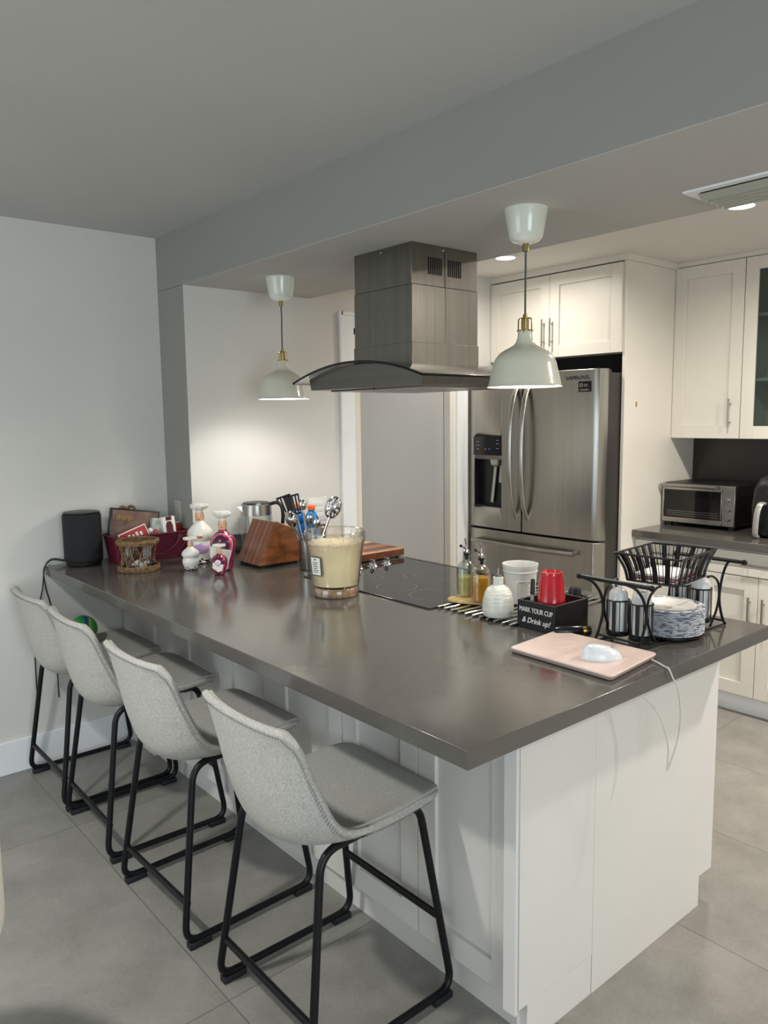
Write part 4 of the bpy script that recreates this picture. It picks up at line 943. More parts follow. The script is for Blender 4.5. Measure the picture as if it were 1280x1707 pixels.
# kettle
KX, KY = .875, 2.235
t = thing('electric_kettle', 'glass electric kettle with steel collar and black handle behind the knife block', 'kettle', (KX, KY, .92))
part('power_base', lathe(nb(), [(0, 0), (.082, 0), (.082, .014), (.072, .022), (0, .022)], (KX, KY, ZT), 36), M['black'], t, label='black power base')
part('glass_jug', lathe(nb(), [(.082, .024), (.086, .04), (.082, .12), (.074, .19), (.072, .19), (.080, .12), (.083, .04), (.079, .026), (0, .026)], (KX, KY, ZT), 40, cap=False), M['glass'], t)
part('steel_collar', lathe(nb(), [(.072, .188), (.075, .188), (.073, .238), (.069, .240), (.069, .188)], (KX, KY, ZT), 40, cap=False), M['steel'], t, label='steel collar')
part('lid', lathe(nb(), [(.069, .240), (.062, .248), (.03, .252), (0, .252)], (KX, KY, ZT), 32), M['black'], t)
bm = nb(); tube(bm, smooth_pts([(KX + .045, KY - .045, 1.158), (KX + .075, KY - .075, 1.165), (KX + .092, KY - .090, 1.13), (KX + .088, KY - .086, 1.05), (KX + .062, KY - .060, .985)], sub=6), .011, 10, flat=(.8, 1.1)); part('handle', bm, M['black'], t)
bm = nb(); prism(bm, [(0, 0), (.03, .0), (.0, -.03)], 'y', -.012, .012); xform(bm, Matrix.Translation((KX - .070, KY + .01, 1.155)) @ Matrix.Rotation(PI * .85, 4, 'Z')); part('spout', bm, M['steel'], t)

# knife block with handles
t = thing('knife_block', 'slanted walnut knife block behind the utensil crock', 'knife block', (.76, 1.96, .92))
pr5 = [(.657, 0.935), (.870, 0.935), (.879, 1.034), (.862, 1.074), (.746, 1.120)]
part('block', prism(nb(), [(p[0], p[1]) for p in pr5], 'y', 1.862, 2.052), M['walnut'], t, bevel=.0025)
part('side_face', prism(nb(), [(p[0], p[1]) for p in pr5], 'y', 1.8595, 1.8622), M['woodface'], t, label='lighter orange-brown side board', bevel=.001)
part('foot', box(nb(), (.672, 1.87, ZT), (.86, 2.045, .935)), M['black'], t, label='black base')
part('metal_strip', prism(nb(), [(.748, 1.1205), (.862, 1.0745), (.863, 1.077), (.749, 1.123)], 'y', 1.862, 1.872), M['chrome'], t)
# utensil crock
UX_, UY_ = .828, 1.722
t = thing('utensil_crock', 'cylindrical steel crock filled with kitchen utensils behind the large candle', 'crock', (UX_, UY_, .92))
part('cup', lathe(nb(), [(0, 0), (.044, 0), (.046, .004), (.046, .13), (.0435, .13), (.0435, .006), (0, .006)], (UX_, UY_, ZT), 36, cap=False), M['steel'], t)
rtv = Vector((rt.x, rt.y, 0)).normalized(); fwv = Vector((fw.x, fw.y, 0)).normalized()
def W(r_, d_, z): p = Vector((UX_, UY_, 0)) + rtv * r_ + fwv * d_; return Vector((p.x, p.y, z))
def spatula(base, tip, lab, slots=True):
    t = thing('slotted_spatula', lab, 'utensil', tuple(base), group='utensils in the steel crock')
    d = (tip - base).normalized(); s = d.cross(fwv).normalized(); nn = s.cross(d)
    part('handle', tube(nb(), [base, tip - d * .09], .004, 8), M['chrome'], t)
    bm = nb(); c = tip - d * .045
    for k in range(5):
        o_ = (k - 2) * .0145; a = c - d * .04 * (1 - .1 * abs(k - 2)) + s * o_ * .75; b = c + d * .04 + s * o_
        tube(bm, [a, b], .0042, 6, flat=(.4, 1) if abs(nn.z) > .9 else (1, .5))
    tube(bm, [c + d * .04 - s * .032, c + d * .04 + s * .032], .0042, 6); tube(bm, [c - d * .04 - s * .024, c - d * .04 + s * .024], .0042, 6)
    part('slotted_blade', bm, M['blackm'] if slots else M['chrome'], t)
spatula(W(-.01, 0, .94), W(-.112, .02, 1.238), 'black slotted spatula leaning left in the steel crock')
spatula(W(-.004, .01, .94), W(-.078, .04, 1.240), 'black slotted turner leaning slightly left in the steel crock')
def spoon(base, tip, r_, lab, m_, name='serving_spoon', holes=False, tiltf=1.0, flat=.3):
    t = thing(name, lab, 'utensil', tuple(base), group='utensils in the steel crock')
    d = (tip - base).normalized()
    part('handle', tube(nb(), [base, tip - d * r_ * 1.2], [.0035, .005], 8), m_, t)
    zc = d; side = d.cross(fwv).normalized(); nv_ = side.cross(zc).normalized(); c = tip - d * r_ * .2
    bm = nb(); n = 24; rings = []
    for i in range(6):
        f = i / 5; rr = r_ * f; dep = -flat * r_ * (1 - f * f)
        rings.append([bm.verts.new(c + side * rr * .78 * math.cos(2 * PI * k / n) + zc * rr * 1.15 * math.sin(2 * PI * k / n) + nv_ * dep) for k in range(n)] if i else [bm.verts.new(c + nv_ * dep)])
    for A, B in zip(rings, rings[1:]):
        for k in range(n):
            j = (k + 1) % n
            if len(A) == 1: bm.faces.new((A[0], B[k], B[j]))
            elif holes and k % 4 == 0 and i: 
                if A is rings[2] or A is rings[3]: continue
                bm.faces.new((A[k], A[j], B[j], B[k]))
            else: bm.faces.new((A[k], A[j], B[j], B[k]))
    o = part('bowl', bm, m_, t); s_ = o.modifiers.new('solid', 'SOLIDIFY'); s_.thickness = .0018
    return t
spoon(W(.004, -.01, .94), W(-.072, -.04, 1.150), .034, 'steel ladle leaning left with its bowl over the knife block', M['chrome'], 'ladle', flat=.9)
spoon(W(.006, .0, .94), W(.006, -.03, 1.145), .020, 'steel serving spoon upright in the middle of the crock', M['chrome'])
spoon(W(.0, .02, .94), W(-.03, .03, 1.200), .022, 'steel spoon behind the turner in the crock', M['chrome'])
spoon(W(.012, .01, .94), W(.106, .02, 1.192), .044, 'steel slotted spoon leaning right above the candle jar', M['chrome'], 'slotted_spoon', holes=True)
spoon(W(.010, -.01, .94), W(.036, -.035, 1.125), .022, 'steel measuring scoop leaning right in the crock', M['chrome'])
# sports drinks
for q, (bx_, by_, lb) in enumerate(((1.055, 2.03, 'blue sports drink bottle with orange cap nearest the switch plate'), (1.035, 2.12, 'blue sports drink bottle with orange cap partly hidden behind its neighbour'))):
    t = thing('drink_bottle', lb, 'bottle', (bx_, by_, .92), group='blue drink bottles behind the utensil crock')
    part('bottle_body', lathe(nb(), [(0, 0), (.034, 0), (.037, .01), (.037, .13), (.031, .14), (.036, .155), (.034, .175), (.020, .200), (.015, .205), (.015, .215)], (bx_, by_, ZT), 28), M['blue'], t)
    part('cap', lathe(nb(), [(0, .214), (.019, .214), (.019, .232), (.012, .236), (0, .236)], (bx_, by_, ZT), 24), M['orange'], t, label='orange cap')

# large candle
cx, cy = .619, 1.256
t = thing('jar_candle', 'very large cream candle in an embossed glass jar in front of the cooktop', 'candle', (cx, cy, .92))
prof = [(.082, .0), (.086, .004), (.086, .026), (.083, .034), (.088, .045), (.094, .10), (.101, .16), (.107, .195), (.112, .203), (.112, .232), (.110, .238)]
prin = [(.106, .236), (.105, .205), (.096, .16), (.089, .10), (.083, .045), (.06, .040), (0, .038)]
part('glass_jar', lathe(nb(), prof + prin, (cx, cy, ZT), 64, cap=False), M['glassamber'], t, label='amber tinted embossed glass')
part('jar_foot', lathe(nb(), [(0, .001), (.079, .001), (.082, .006), (.082, .026), (.078, .033), (0, .033)], (cx, cy, ZT), 48), mat('amber_foot', (150, 124, 98), .15, noise=.15, nscale=70, coat=.6), t)
part('wax', lathe(nb(), [(0, .040), (.0815, .042), (.0875, .10), (.0945, .16), (.1005, .196), (.080, .197), (0, .195)], (cx, cy, ZT), 48), M['wax'], t, label='cream wax')
bm = nb(); tube(bm, [(cx + .1105 * math.cos(a * PI / 24), cy + .1105 * math.sin(a * PI / 24), ZT + .237) for a in range(48)], .0022, 8, closed=True); part('rim', bm, M['glassamber'], t)
bm = nb()
for q in range(260):
    a = random.random() * 2 * PI; z = random.uniform(.190, .232); r = .1085 + .004 * (z - .19) / .04
    ball(bm, (cx + r * math.cos(a), cy + r * math.sin(a), ZT + z), random.uniform(.0012, .0028), 6)
part('embossing', bm, M['glassamber'], t)
for wx_, wy_ in ((0, .03), (-.03, -.02), (.03, -.01)): part('wick', tube(nb(), [(cx + wx_, cy + wy_, ZT + .184), (cx + wx_ + .001, cy + wy_, ZT + .197)], .0012, 5), M['ink'], t)
av = math.atan2(-.62, -.785) - .52
bm = nb(); bm2 = nb(); bm3 = nb()
def lab_pt(u, z, e=0.0): r = .0875 + (z - .04) / .12 * .0125 + .0035 + e; a = av + u / .095; return (cx + r * math.cos(a), cy + r * math.sin(a), ZT + z)
def patch(b_, u0, u1, z0, z1, e):
    g = [[b_.verts.new(lab_pt(u0 + (u1 - u0) * i / 6, z, e)) for i in range(7)] for z in (z0, z1)]
    for i in range(6): b_.faces.new((g[0][i], g[0][i + 1], g[1][i + 1], g[1][i]))
patch(bm, -.024, .024, .085, .155, .0006); lb = part('label_border', bm, M['ink'], t)
patch(bm2, -.021, .021, .088, .152, .0011); part('label_face', bm2, M['paper'], lb, label='white paper label')
for k in range(6): patch(bm3, -.012, .012 - .004 * (k % 2), .132 - k * .007, .1345 - k * .007, .0016)
patch(bm3, -.004, .004, .142, .147, .0016); part('label_print', bm3, M['ink'], lb)

# cutting board
t = thing('cutting_board', 'thick striped wood cutting board lying beyond the cooktop', 'cutting board', (1.12, 1.82, .92))
bd = part('board', prism(nb(), rrect(.93, 1.655, 1.318, 2.0, .012), 'z', .9285, .962), M['board'], t, bevel=.003)
part('edge_band', prism(nb(), rrect(.9292, 1.6542, 1.3188, 2.0008, .012), 'z', .931, .9595), M['boardedge'], t, label='dark end grain edge')
for x in (.96, 1.29):
    for y in (1.68, 1.975): part('foot', lathe(nb(), [(0, 0), (.01, 0), (.01, .0085), (0, .0085)], (x, y, ZT), 14), M['rubber'], t)

# roll-up drying rack
t = thing('drying_rack', 'roll-up rack of thin steel rods lying under the oil bottles', 'rack', (1.0, .70, .92))
for k in range(11):
    y = .843 - k * .0318; part('rod', tube(nb(), [(.738, y, .9265), (1.25, y, .9265)], .0040, 10), M['chrome'], t)
for x in (.765, 1.225): part('strip', box(nb(), (x - .006, .518, .9205), (x + .006, .848, .9252)), M['black'], t, label='black rubber connecting strip')
ZR = .9310
tt = thing('wooden_tray', 'small oval bamboo tray under the two oil bottles', 'tray', (.875, .805, ZR))
c0, s0 = math.cos(math.radians(-62)), math.sin(math.radians(-62))
def oval(rx, ry, z0, z1, m_, nm, tt):
    n = 40; pts = []
    for i in range(n):
        a = 2 * PI * i / n; u = rx * (abs(math.cos(a)) ** .75) * (1 if math.cos(a) > 0 else -1); v = ry * (abs(math.sin(a)) ** .75) * (1 if math.sin(a) > 0 else -1)
        pts.append((.872 + u * c0 - v * s0, .800 + u * s0 + v * c0))
    return part(nm, prism(nb(), pts, 'z', z0, z1), m_, tt, bevel=.002)
oval(.092, .046, ZR, ZR + .008, M['bamboo'], 'tray_base', tt)
def oilbottle(x, y, liq, lev, lab):
    t = thing('oil_bottle', lab, 'bottle', (x, y, ZR + .008), group='glass oil bottles with steel pourers'); z = ZR + .0083
    part('glass_body', lathe(nb(), [(0, .001), (.0315, .001), (.034, .004), (.034, .098), (.031, .110), (.022, .120), (.012, .128), (.011, .142), (.015, .143), (.015, .147), (.0095, .147), (.0095, .128), (.020, .118), (.029, .108), (.0322, .098), (.0322, .008), (0, .008)], (x, y, z), 40, cap=False), M['glass'], t)
    part('liquid', lathe(nb(), [(0, .0085), (.0315, .0085), (.0315, lev), (0, lev)], (x, y, z), 40), liq, t)
    part('stopper', lathe(nb(), [(0, .130), (.009, .130), (.0095, .146), (.011, .148), (.011, .152), (.006, .156), (0, .156)], (x, y, z), 20), M['black'], t, label='black stopper')
    bm = nb(); lathe(bm, [(0, .1525), (.0105, .1525), (.0115, .158), (.007, .165), (.004, .167), (.0035, .185), (0, .185)], (x, y, z), 18)
    tube(bm, [(x, y, z + .180), (x - .004, y + .002, z + .205)], .0032, 8); sp_ = part('pourer_spout', bm, M['chrome'], t, label='chrome pourer')
    bm = nb(); tube(bm, [(x + .004, y - .003, z + .165), (x - .012, y + .011, z + .176)], .0018, 6); ball(bm, (x - .014, y + .013, z + .178), .0055, 12); part('flip_cap', bm, M['blackm'], sp_)
oilbottle(.890, .853, M['vinegar'], .070, 'glass bottle half filled with pale oil, left one on the bamboo tray')
oilbottle(.862, .757, M['oil'], .086, 'glass bottle of golden yellow oil, right one on the bamboo tray')
# ceramic bottle
cx, cy = .792, .620
t = thing('ceramic_bottle', 'white glazed ceramic oil bottle with steel spout', 'bottle', (cx, cy, ZR))
part('body', lathe(nb(), [(0, 0), (.044, 0), (.050, .008), (.0505, .028), (.0485, .052), (.043, .074), (.034, .089), (.022, .097), (.0168, .100), (.0165, .124), (0, .124)], (cx, cy, ZR + .0005), 44), M['ceramicw'], t)
part('spout', lathe(lathe(nb(), [(0, .124), (.011, .124), (.011, .128), (.005, .132), (0, .132)], (cx, cy, ZR + .0005), 20), [(.0030, .130), (.0025, .154), (0, .154)], (cx, cy, ZR + .0005), 12), M['chrome'], t, label='thin steel spout')
# plastic tub
cx, cy = .982, .688
t = thing('plastic_tub', 'white translucent plastic food tub with nutrition label behind the ceramic bottle', 'tub', (cx, cy, ZR))
part('tub_body', lathe(nb(), [(0, 0), (.046, 0), (.050, .004), (.056, .105), (.059, .108), (.059, .112), (.0565, .114), (.061, .130), (.061, .134), (.058, .134), (.055, .112), (.048, .006), (0, .006)], (cx, cy, ZR + .0005), 44, cap=False), mat('tub_plastic', (226, 226, 222), .35, sub=.2, trans=.15), t)
part('tub_content', lathe(nb(), [(0, .006), (.047, .006), (.052, .06), (0, .062)], (cx, cy, ZR + .0005), 32), mat('oats', (216, 200, 170), .8, noise=.2, nscale=120), t)
av = math.atan2(-.78, -.62) + .08
def ring_patch(b_, c, r0, a_mid, u0, u1, z0, z1, taper=0.0, e=0.0):
    g = [[b_.verts.new((c[0] + (r0 + taper * z + e) * math.cos(a_mid + u / r0), c[1] + (r0 + taper * z + e) * math.sin(a_mid + u / r0), c[2] + z)) for u in [u0 + (u1 - u0) * i / 6 for i in range(7)]] for z in (z0, z1)]
    for i in range(6): b_.faces.new((g[0][i], g[0][i + 1], g[1][i + 1], g[1][i]))
cc = (cx, cy, ZR + .0005); bm = nb(); ring_patch(bm, cc, .0505, av, -.030, .030, .02, .085, .058, .0006); lb = part('nutrition_label', bm, M['paper'], t, label='printed nutrition label')
bm = nb()
for k in range(11): ring_patch(bm, cc, .0505, av, -.026, (.026 if k % 3 == 0 else .010), .072 - k * .0045, .0728 - k * .0045, .058, .0012)
part('label_print', bm, M['ink'], lb)
text('label_heading', 'Nutrition Facts', M['ink'], lb, (cx + (.0505 + .0615 * .078 + .0016) * math.cos(av), cy + (.0505 + .0615 * .078 + .0016) * math.sin(av), ZR + .079), .0075,
     Matrix.Rotation(av + PI / 2, 4, 'Z') @ Matrix.Rotation(PI / 2, 4, 'X'), depth=.0003)

# drink-up caddy box with cup and marker
BX0, BX1, BY0, BY1, BH = .770, .935, .380, .522, .085
t = thing('wooden_cup_box', 'black wooden box lettered mark your cup holding a red cup', 'box', (.85, .45, .92))
bm = nb(); q = .009
box(bm, (BX0, BY0, ZT + q), (BX0 + q, BY1, ZT + BH)); box(bm, (BX1 - q, BY0, ZT + q), (BX1, BY1, ZT + BH)); box(bm, (BX0 + q, BY0, ZT + q), (BX1 - q, BY0 + q, ZT + BH)); box(bm, (BX0 + q, BY1 - q, ZT + q), (BX1 - q, BY1, ZT + BH)); box(bm, (BX0, BY0, ZT), (BX1, BY1, ZT + q))
bxp = part('box_walls', bm, M['blackw'], t, bevel=.0008)
bm = nb(); box(bm, (BX0 + q, BY1 - .052, ZT + q), (BX0 + .030, BY1 - q, ZT + .023)); part('pen_rest', bm, M['blackw'], t)
text('lettering', 'MARK YOUR CUP', M['paper'], t, (BX0 - .0004, .451, ZT + .058), .0215, R_MX, sx=.74)
text('lettering', '& Drink up!', M['paper'], t, (BX0 - .0004, .451, ZT + .026), .0235, R_MX, bold=.0002, shear=.35, sx=.94)
cx, cy = .846, .452
t = thing('red_cup', 'stack of red plastic party cups upside down in the black box', 'cup', (cx, cy, ZT + .0095)); z = ZT + .051
part('lower_cup', lathe(nb(), [(.0470, 0), (.0480, .002), (.0470, .004), (.0440, .006), (.0435, .030), (.0425, .030), (.043, .006)], (cx, cy, ZT + .0098), 48, cap=False), M['red'], t)
part('lower_cup', lathe(nb(), [(.0470, 0), (.0480, .002), (.0470, .004), (.0440, .006), (.0435, .020), (.0425, .020), (.043, .006)], (cx, cy, ZT + .0300), 48, cap=False), M['red'], t)
prof = [(.0475, 0), (.0485, .002), (.0475, .004), (.0445, .006), (.0415, .045), (.0405, .047), (.0375, .088), (.0365, .090), (.0335, .112), (.031, .118), (.027, .119), (.025, .114), (0, .114)]
part('cup_body', lathe(nb(), prof, (cx, cy, z), 48, cap=False), M['red'], t)
part('foot_ring', lathe(nb(), [(.0335, .112), (.0325, .119), (.0285, .1195), (.0285, .116)], (cx, cy, z), 48, cap=False), M['red'], t)
t = thing('marker_pen', 'black capped marker pen standing in the black box beside the red cup', 'pen', (.795, .498, ZT + .0095)); a = Vector((.792, .485, ZT + .024)); b = Vector((.794, .482, ZT + .150))
part('barrel', tube(nb(), [a, a.lerp(b, .62)], .0058, 12), M['marker'], t); part('cap', tube(nb(), [a.lerp(b, .62), a.lerp(b, .97), b], [.0072, .0066, .005], 12), M['black'], t, label='black cap')
bm = nb(); tube(bm, [a.lerp(b, .66) + Vector((-.008, 0, 0)), a.lerp(b, .95) + Vector((-.008, 0, 0))], .0014, 6); part('clip', bm, M['black'], t)
# small dark bottle lying before the box
a = Vector((.757, .372, ZT + .0155)); b = Vector((.845, .305, ZT + .0155)); d = (b - a).normalized()
t = thing('wine_stopper', 'black cylindrical bottle opener with gold collar lying beside the black box', 'opener', tuple(a))
part('barrel', tube(nb(), [a, a + d * .003, a + d * .010, a + d * .080, a + d * .084], [.009, .0135, .0155, .0155, .013], 20), M['bottled'], t)
part('collar', tube(nb(), [a + d * .084, a + d * .094], .0125, 20), M['gold'], t, label='gold collar'); part('end_cap', tube(nb(), [a + d * .094, a + d * .106, a + d * .109], [.0145, .0145, .011], 20), M['bottled'], t)
t = thing('grinder', 'small black kitchen gadget behind the red cup on the rack', 'gadget', (1.10, .545, ZR)); z = ZR
part('body', lathe(nb(), [(0, 0), (.020, 0), (.022, .01), (.022, .045), (.018, .055), (0, .055)], (1.10, .548, z + .0003), 20), M['black'], t)
part('knob', ball(nb(), (1.118, .523, z + .022), .012, 14), M['black'], t)

# laptop, mouse, cable
LP = [Vector((.545, .362, 0)), Vector((.542, .036, 0)), Vector((.793, .062, 0)), Vector((.783, .380, 0))]
def quadslab(P4, z0, z1, rad, sh=0.0):
    c = sum(P4, Vector((0, 0, 0))) / 4; pts = []
    Q = [p + (c - p) * sh for p in P4]
    for i in range(4):
        a_, p, b_ = Q[i - 1], Q[i], Q[(i + 1) % 4]; u = (a_ - p).normalized(); v = (b_ - p).normalized()
        for k in range(5): t_ = k / 4; pts.append(((1 - t_) ** 2 * (p + u * rad) + 2 * t_ * (1 - t_) * p + t_ * t_ * (p + v * rad)))
    return prism(nb(), [(p.x, p.y) for p in pts], 'z', z0, z1)
t = thing('laptop', 'closed rose pink laptop lying at the near corner of the counter', 'laptop', (.67, .21, .92))
part('base', quadslab(LP, ZT + .001, ZT + .0085, .012, .02), M['laptopb'], t, bevel=.002)
part('lid', quadslab(LP, ZT + .0088, ZT + .0145, .014), M['laptop'], t, bevel=.0018)
zl = ZT + .0147
t = thing('computer_mouse', 'white wireless mouse resting on the pink laptop', 'mouse', (.645, .135, zl), rz=math.radians(-38), local=True)
bm = nb(); n = 28; rings = []
for j in range(9):
    f = j / 8; rings.append([])
    for i in range(n):
        a = 2 * PI * i / n; L_, Wd = .054, .031 * (1 - .08 * math.cos(a))
        k = math.cos(f * PI / 2) ** .75; rings[-1].append(bm.verts.new((L_ * math.cos(a) * k - .006 * f, Wd * math.sin(a) * k, (.036 * math.sin(f * PI / 2)) * (1 - .22 * math.cos(a) * k))))
for A, B in zip(rings, rings[1:-1]):
    for i in range(n): bm.faces.new((A[i], A[(i + 1) % n], B[(i + 1) % n], B[i]))
bm.faces.new(rings[0]); bm.faces.new(rings[-2])
for v in rings[-1]: bm.verts.remove(v)
part('shell', bm, M['mouse'], t)
part('scroll_wheel', xform(lathe(nb(), [(0, -.0022), (.0055, -.0022), (.0055, .0022), (0, .0022)], n=14), Matrix.Translation((.026, 0, .0245)) @ Matrix.Rotation(PI / 2, 4, 'X')), M['pale'], t)
part('skirt', lathe(nb(), [(0, 0), (1, 0), (1, .003), (0, .003)], n=28), M['pale'], t)
sk = t.children[-1]
for v in sk.data.vertices: v.co = Vector((v.co.x * .051, v.co.y * .0285, v.co.z))
single('charging_cable', tube(nb(), smooth_pts([(.755, .058, ZT + .006), (.748, .035, ZT + .004), (.735, .010, ZT + .0035), (.731, -.006, ZT + .001), (.745, -.010, .895), (.775, -.008, .86), (.800, -.004, .80), (.808, .0, .74), (.800, .005, .69), (.782, .010, .645), (.774, .012, .63), (.778, .014, .65), (.785, .02, .70), (.765, .035, .775), (.72, .06, .835), (.66, .08, .868)], sub=8), .0022, 8), M['cable'],
       'thin white charging cable drooping from the laptop over the counter edge', 'cable')
# power charger under the plates? (none)

# wire buffet caddy
t = thing('wire_caddy', 'black wire buffet caddy with raised basket and side cup holders', 'caddy', (1.02, .165, .92))
def arc_leg(x_foot, x_mid, x_top, y, zt, sgn):
    return smooth_pts([(x_foot, y, ZT + .004), (x_foot + (x_mid - x_foot) * .55, y, ZT + .035), (x_mid, y, ZT + .085), (x_mid + (x_top - x_mid) * .12, y, ZT + .135), (x_mid + (x_top - x_mid) * .5, y, ZT + .175), (x_top, y, zt)], sub=6)
for s, xf, xm, xt, xin in ((-1, .800, .838, .735, .905), (1, 1.240, 1.200, 1.250, 1.125)):
    for y in (.258 if s > 0 else .262, .098 if s > 0 else .125):
        bm = nb(); tube(bm, arc_leg(xf, xm, xt, y, 1.118, s), .0040, 8); ball(bm, (xf, y, ZT + .0055), .0055, 10); part('leg', bm, M['blackm'], t)
        bm = nb(); tube(bm, smooth_pts([(xm + .052 * -s, y, ZT + .012), (xm + .020 * -s, y, ZT + .05), (xm + .004 * -s, y, ZT + .095), (xm + .012 * -s, y, ZT + .14), (xm + .045 * -s, y, ZT + .163), (xin, y, ZT + .167)], sub=6), .0035, 8); ball(bm, (xin, y, ZT + .167), .0048, 8); part('basket_arm', bm, M['blackm'], t)
    y0, y1 = (.050, .272)
    bm = nb(); tube(bm, [(xt, y0, 1.120), (xt, y1, 1.120)], .0062, 12); ball(bm, (xt, y0, 1.120), .0085, 12); ball(bm, (xt, y1, 1.120), .0085, 12); part('handle', bm, M['blackm'], t)
bm = nb()
for y in (.125, .262): tube(bm, [(.815, y, ZT + .0035), (1.225, y - (.027 if y < .2 else .004), ZT + .0035)], .0030, 8)
tube(bm, [(.818, .125, ZT + .018), (.818, .262, ZT + .018)], .0034, 8); tube(bm, [(1.222, .098, ZT + .018), (1.222, .258, ZT + .018)], .0034, 8)
part('base_wires', bm, M['blackm'], t)
part('plate_base', lathe(nb(), [(0, .004), (.094, .004), (.100, .007), (.100, .012), (.097, .012), (.093, .0085), (0, .0085)], (1.03, .168, ZT), 40), M['blackm'], t)
# raised basket
bm = nb()
TOP = [Vector(p) for p in ((.885, .054, 1.172), (1.130, .078, 1.172), (1.100, .266, 1.172), (.866, .246, 1.172))]
BOT = [Vector(p) for p in ((.916, .080, 1.092), (1.104, .098, 1.092), (1.082, .243, 1.092), (.900, .226, 1.092))]
tube(bm, fillet(TOP + [TOP[0]], .004, 3), .0034, 8); tube(bm, fillet(BOT + [BOT[0]], .004, 3), .0032, 8)
part('basket_rim', bm, M['blackm'], t)
for i in range(4):
    a0, a1, b0, b1 = TOP[i], TOP[(i + 1) % 4], BOT[i], BOT[(i + 1) % 4]; n = 17 if i % 2 == 0 else 13
    wires = nb()
    for k in range(n):
        f = (k + .5) / n; p = a0.lerp(a1, f); q_ = b0.lerp(b1, f); mdl = p.lerp(q_, .5) + (q_ - p).cross(a1 - a0).normalized() * 0
        mdl = p.lerp(q_, .55); mdl.x = q_.x * .72 + p.x * .28; mdl.y = q_.y * .72 + p.y * .28
        pts = smooth_pts([p, mdl, q_], sub=4)
        if k % 3 == 1:
            sb = nb(); e = (a1 - a0).normalized() * .0070
            L0 = [sb.verts.new(v - e) for v in pts]; R0 = [sb.verts.new(v + e) for v in pts]
            for j in range(len(pts) - 1): sb.faces.new((L0[j], R0[j], R0[j + 1], L0[j + 1]))
            o = part('strap', sb, M['blackm'], t); sm_ = o.modifiers.new('solid', 'SOLIDIFY'); sm_.thickness = .0018
        else: tube(wires, pts, .0012, 5)
    part('basket_wires', wires, M['blackm'], t)
bm = nb()
for k in range(8): f = (k + .5) / 8; tube(bm, [BOT[0].lerp(BOT[1], f), BOT[3].lerp(BOT[2], f)], .0014, 5)
for k in range(5): f = (k + .5) / 5; tube(bm, [BOT[0].lerp(BOT[3], f), BOT[1].lerp(BOT[2], f)], .0014, 5)
part('basket_floor', bm, M['blackm'], t)
# cutlery cups of the caddy
CUPS = [(.868, .232, 0), (.872, .160, 1), (1.182, .215, 2), (1.176, .145, 3)]
for (x, y, k) in CUPS:
    bm = nb()
    for z in (.022, .118): tube(bm, [(x + .0315 * math.cos(a * PI / 14), y + .0315 * math.sin(a * PI / 14), ZT + z) for a in range(28)], .0022, 6, closed=True)
    lathe(bm, [(0, .016), (.031, .016), (.032, .027), (.030, .027), (0, .018)], (x, y, ZT), 28)
    for a in range(12):
        aa = a * PI / 6 + .2; c, s_ = math.cos(aa), math.sin(aa)
        if a % 3 == 0:
            for z0_ in (0,):
                tx, ty = -s_ * .0055, c * .0055; v = [bm.verts.new((x + .0318 * c + tx * q1, y + .0318 * s_ + ty * q1, ZT + z1)) for q1, z1 in ((-1, .02), (1, .02), (1, .118), (-1, .118))]
                v2 = [bm.verts.new((x + .0305 * c + tx * q1, y + .0305 * s_ + ty * q1, ZT + z1)) for q1, z1 in ((-1, .02), (1, .02), (1, .118), (-1, .118))]
                bm.faces.new(v); bm.faces.new(v2[::-1])
                for i in range(4): bm.faces.new((v[i], v2[i], v2[(i + 1) % 4], v[(i + 1) % 4]))
        else: tube(bm, [(x + .0315 * c, y + .0315 * s_, ZT + .02), (x + .0315 * c, y + .0315 * s_, ZT + .118)], .0012, 5)
    part('cutlery_cup', bm, M['blackm'], t)
labs = ['clear wrapped plastic cutlery in the caddy cup nearest the black box', 'clear wrapped plastic cutlery in the cup nearest the laptop', 'clear wrapped plastic cutlery in the right rear cup of the wire caddy', 'clear wrapped plastic cutlery in the right front cup of the wire caddy']
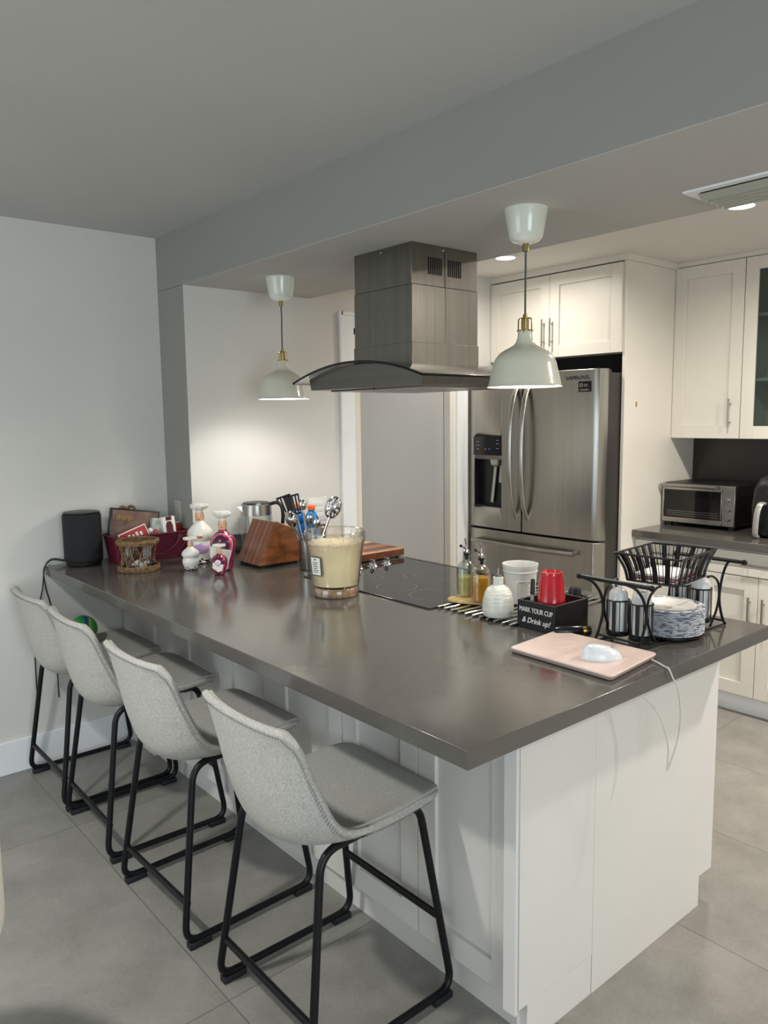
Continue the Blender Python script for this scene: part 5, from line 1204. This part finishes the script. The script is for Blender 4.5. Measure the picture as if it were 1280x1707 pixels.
for (x, y, k) in CUPS:
    tt = thing('plastic_cutlery_bundle', labs[k], 'cutlery', (x, y, ZT + .028), group='wrapped cutlery bundles in the wire caddy', local=True)
    part('wrap', lathe(nb(), [(0, .001), (.024, .001), (.027, .03), (.028, .085), (.026, .110), (.016, .122), (0, .120)], n=22), M['wireshine'], tt, label='crinkled clear wrap')
    for q in range(3):
        a = q * 2.1 + k; dx, dy = .008 * math.cos(a), .008 * math.sin(a)
        bm = nb(); tube(bm, [(dx, dy, .11), (dx * 1.6, dy * 1.6, .128)], .0026, 6); ball(bm, (dx * 1.8, dy * 1.8, .132 + .003 * q), .0075, 10, (1, .4, 1.1)); part('handle_tip', bm, M['wireshine'], tt)
# paper plates
n_pl = 22
for k in range(n_pl):
    z = ZT + .0090 + k * .0034; jx, jy = random.uniform(-.0008, .0008), random.uniform(-.0008, .0008)
    lab = 'paper plate with blue floral rim, lowest of the caddy stack, resting on the base' if k == 0 else 'white paper plate with blue floral rim, topmost of the stack in the wire caddy' if k == n_pl - 1 else 'white paper plate with blue floral rim somewhere below the top of the caddy stack'
    bm = nb(); lathe(bm, [(0, 0), (.062, 0), (.072, .005), (.100, .0085), (.106, .0075), (.1055, .0090), (.100, .0100), (.072, .0070), (.062, .0022), (0, .0022)], (0, 0, 0), 44)
    o = single('paper_plate', bm, M['plateedge'], lab, 'plate', group='paper plates stacked in the wire caddy'); o.location = (1.026 + jx, .171 + jy, z); o.rotation_euler = (0, 0, random.uniform(0, 6.28))
    if k == n_pl - 1:
        bm = nb(); lathe(bm, [(0, .0024), (.061, .0024), (.071, .0073), (.083, .0088), (.083, .0094), (.071, .0080), (.060, .0031), (0, .0031)], n=44)
        c = obj('plate_centre', bm, M['platew'], None); c.parent = o; c['label'] = 'plain white centre'
# napkins
for k in range(6):
    z = 1.0942 + k * .0032; m_ = M['napred'] if k in (1, 3) else M['napkin']
    o = single('napkin', box(nb(), (-.074, -.058, 0), (.074, .058, .0029), .001), m_, ['folded white paper napkin at the very bottom of the wire basket', 'red napkin layer just above the lowest white napkin in the wire basket', 'folded white paper napkin between the two red napkins', 'upper red napkin layer, below two white napkins in the wire basket', 'folded white paper napkin directly above the upper red napkin', 'folded white paper napkin on top of the pile in the wire basket'][k], 'napkin', group='napkins piled in the wire basket')
    o.location = (1.001 + random.uniform(-.003, .003), .161 + random.uniform(-.003, .003), z); o.rotation_euler = (0, 0, .10 + random.uniform(-.03, .03))
for o in list(bpy.data.objects):
    if '_org' in o: del o['_org']
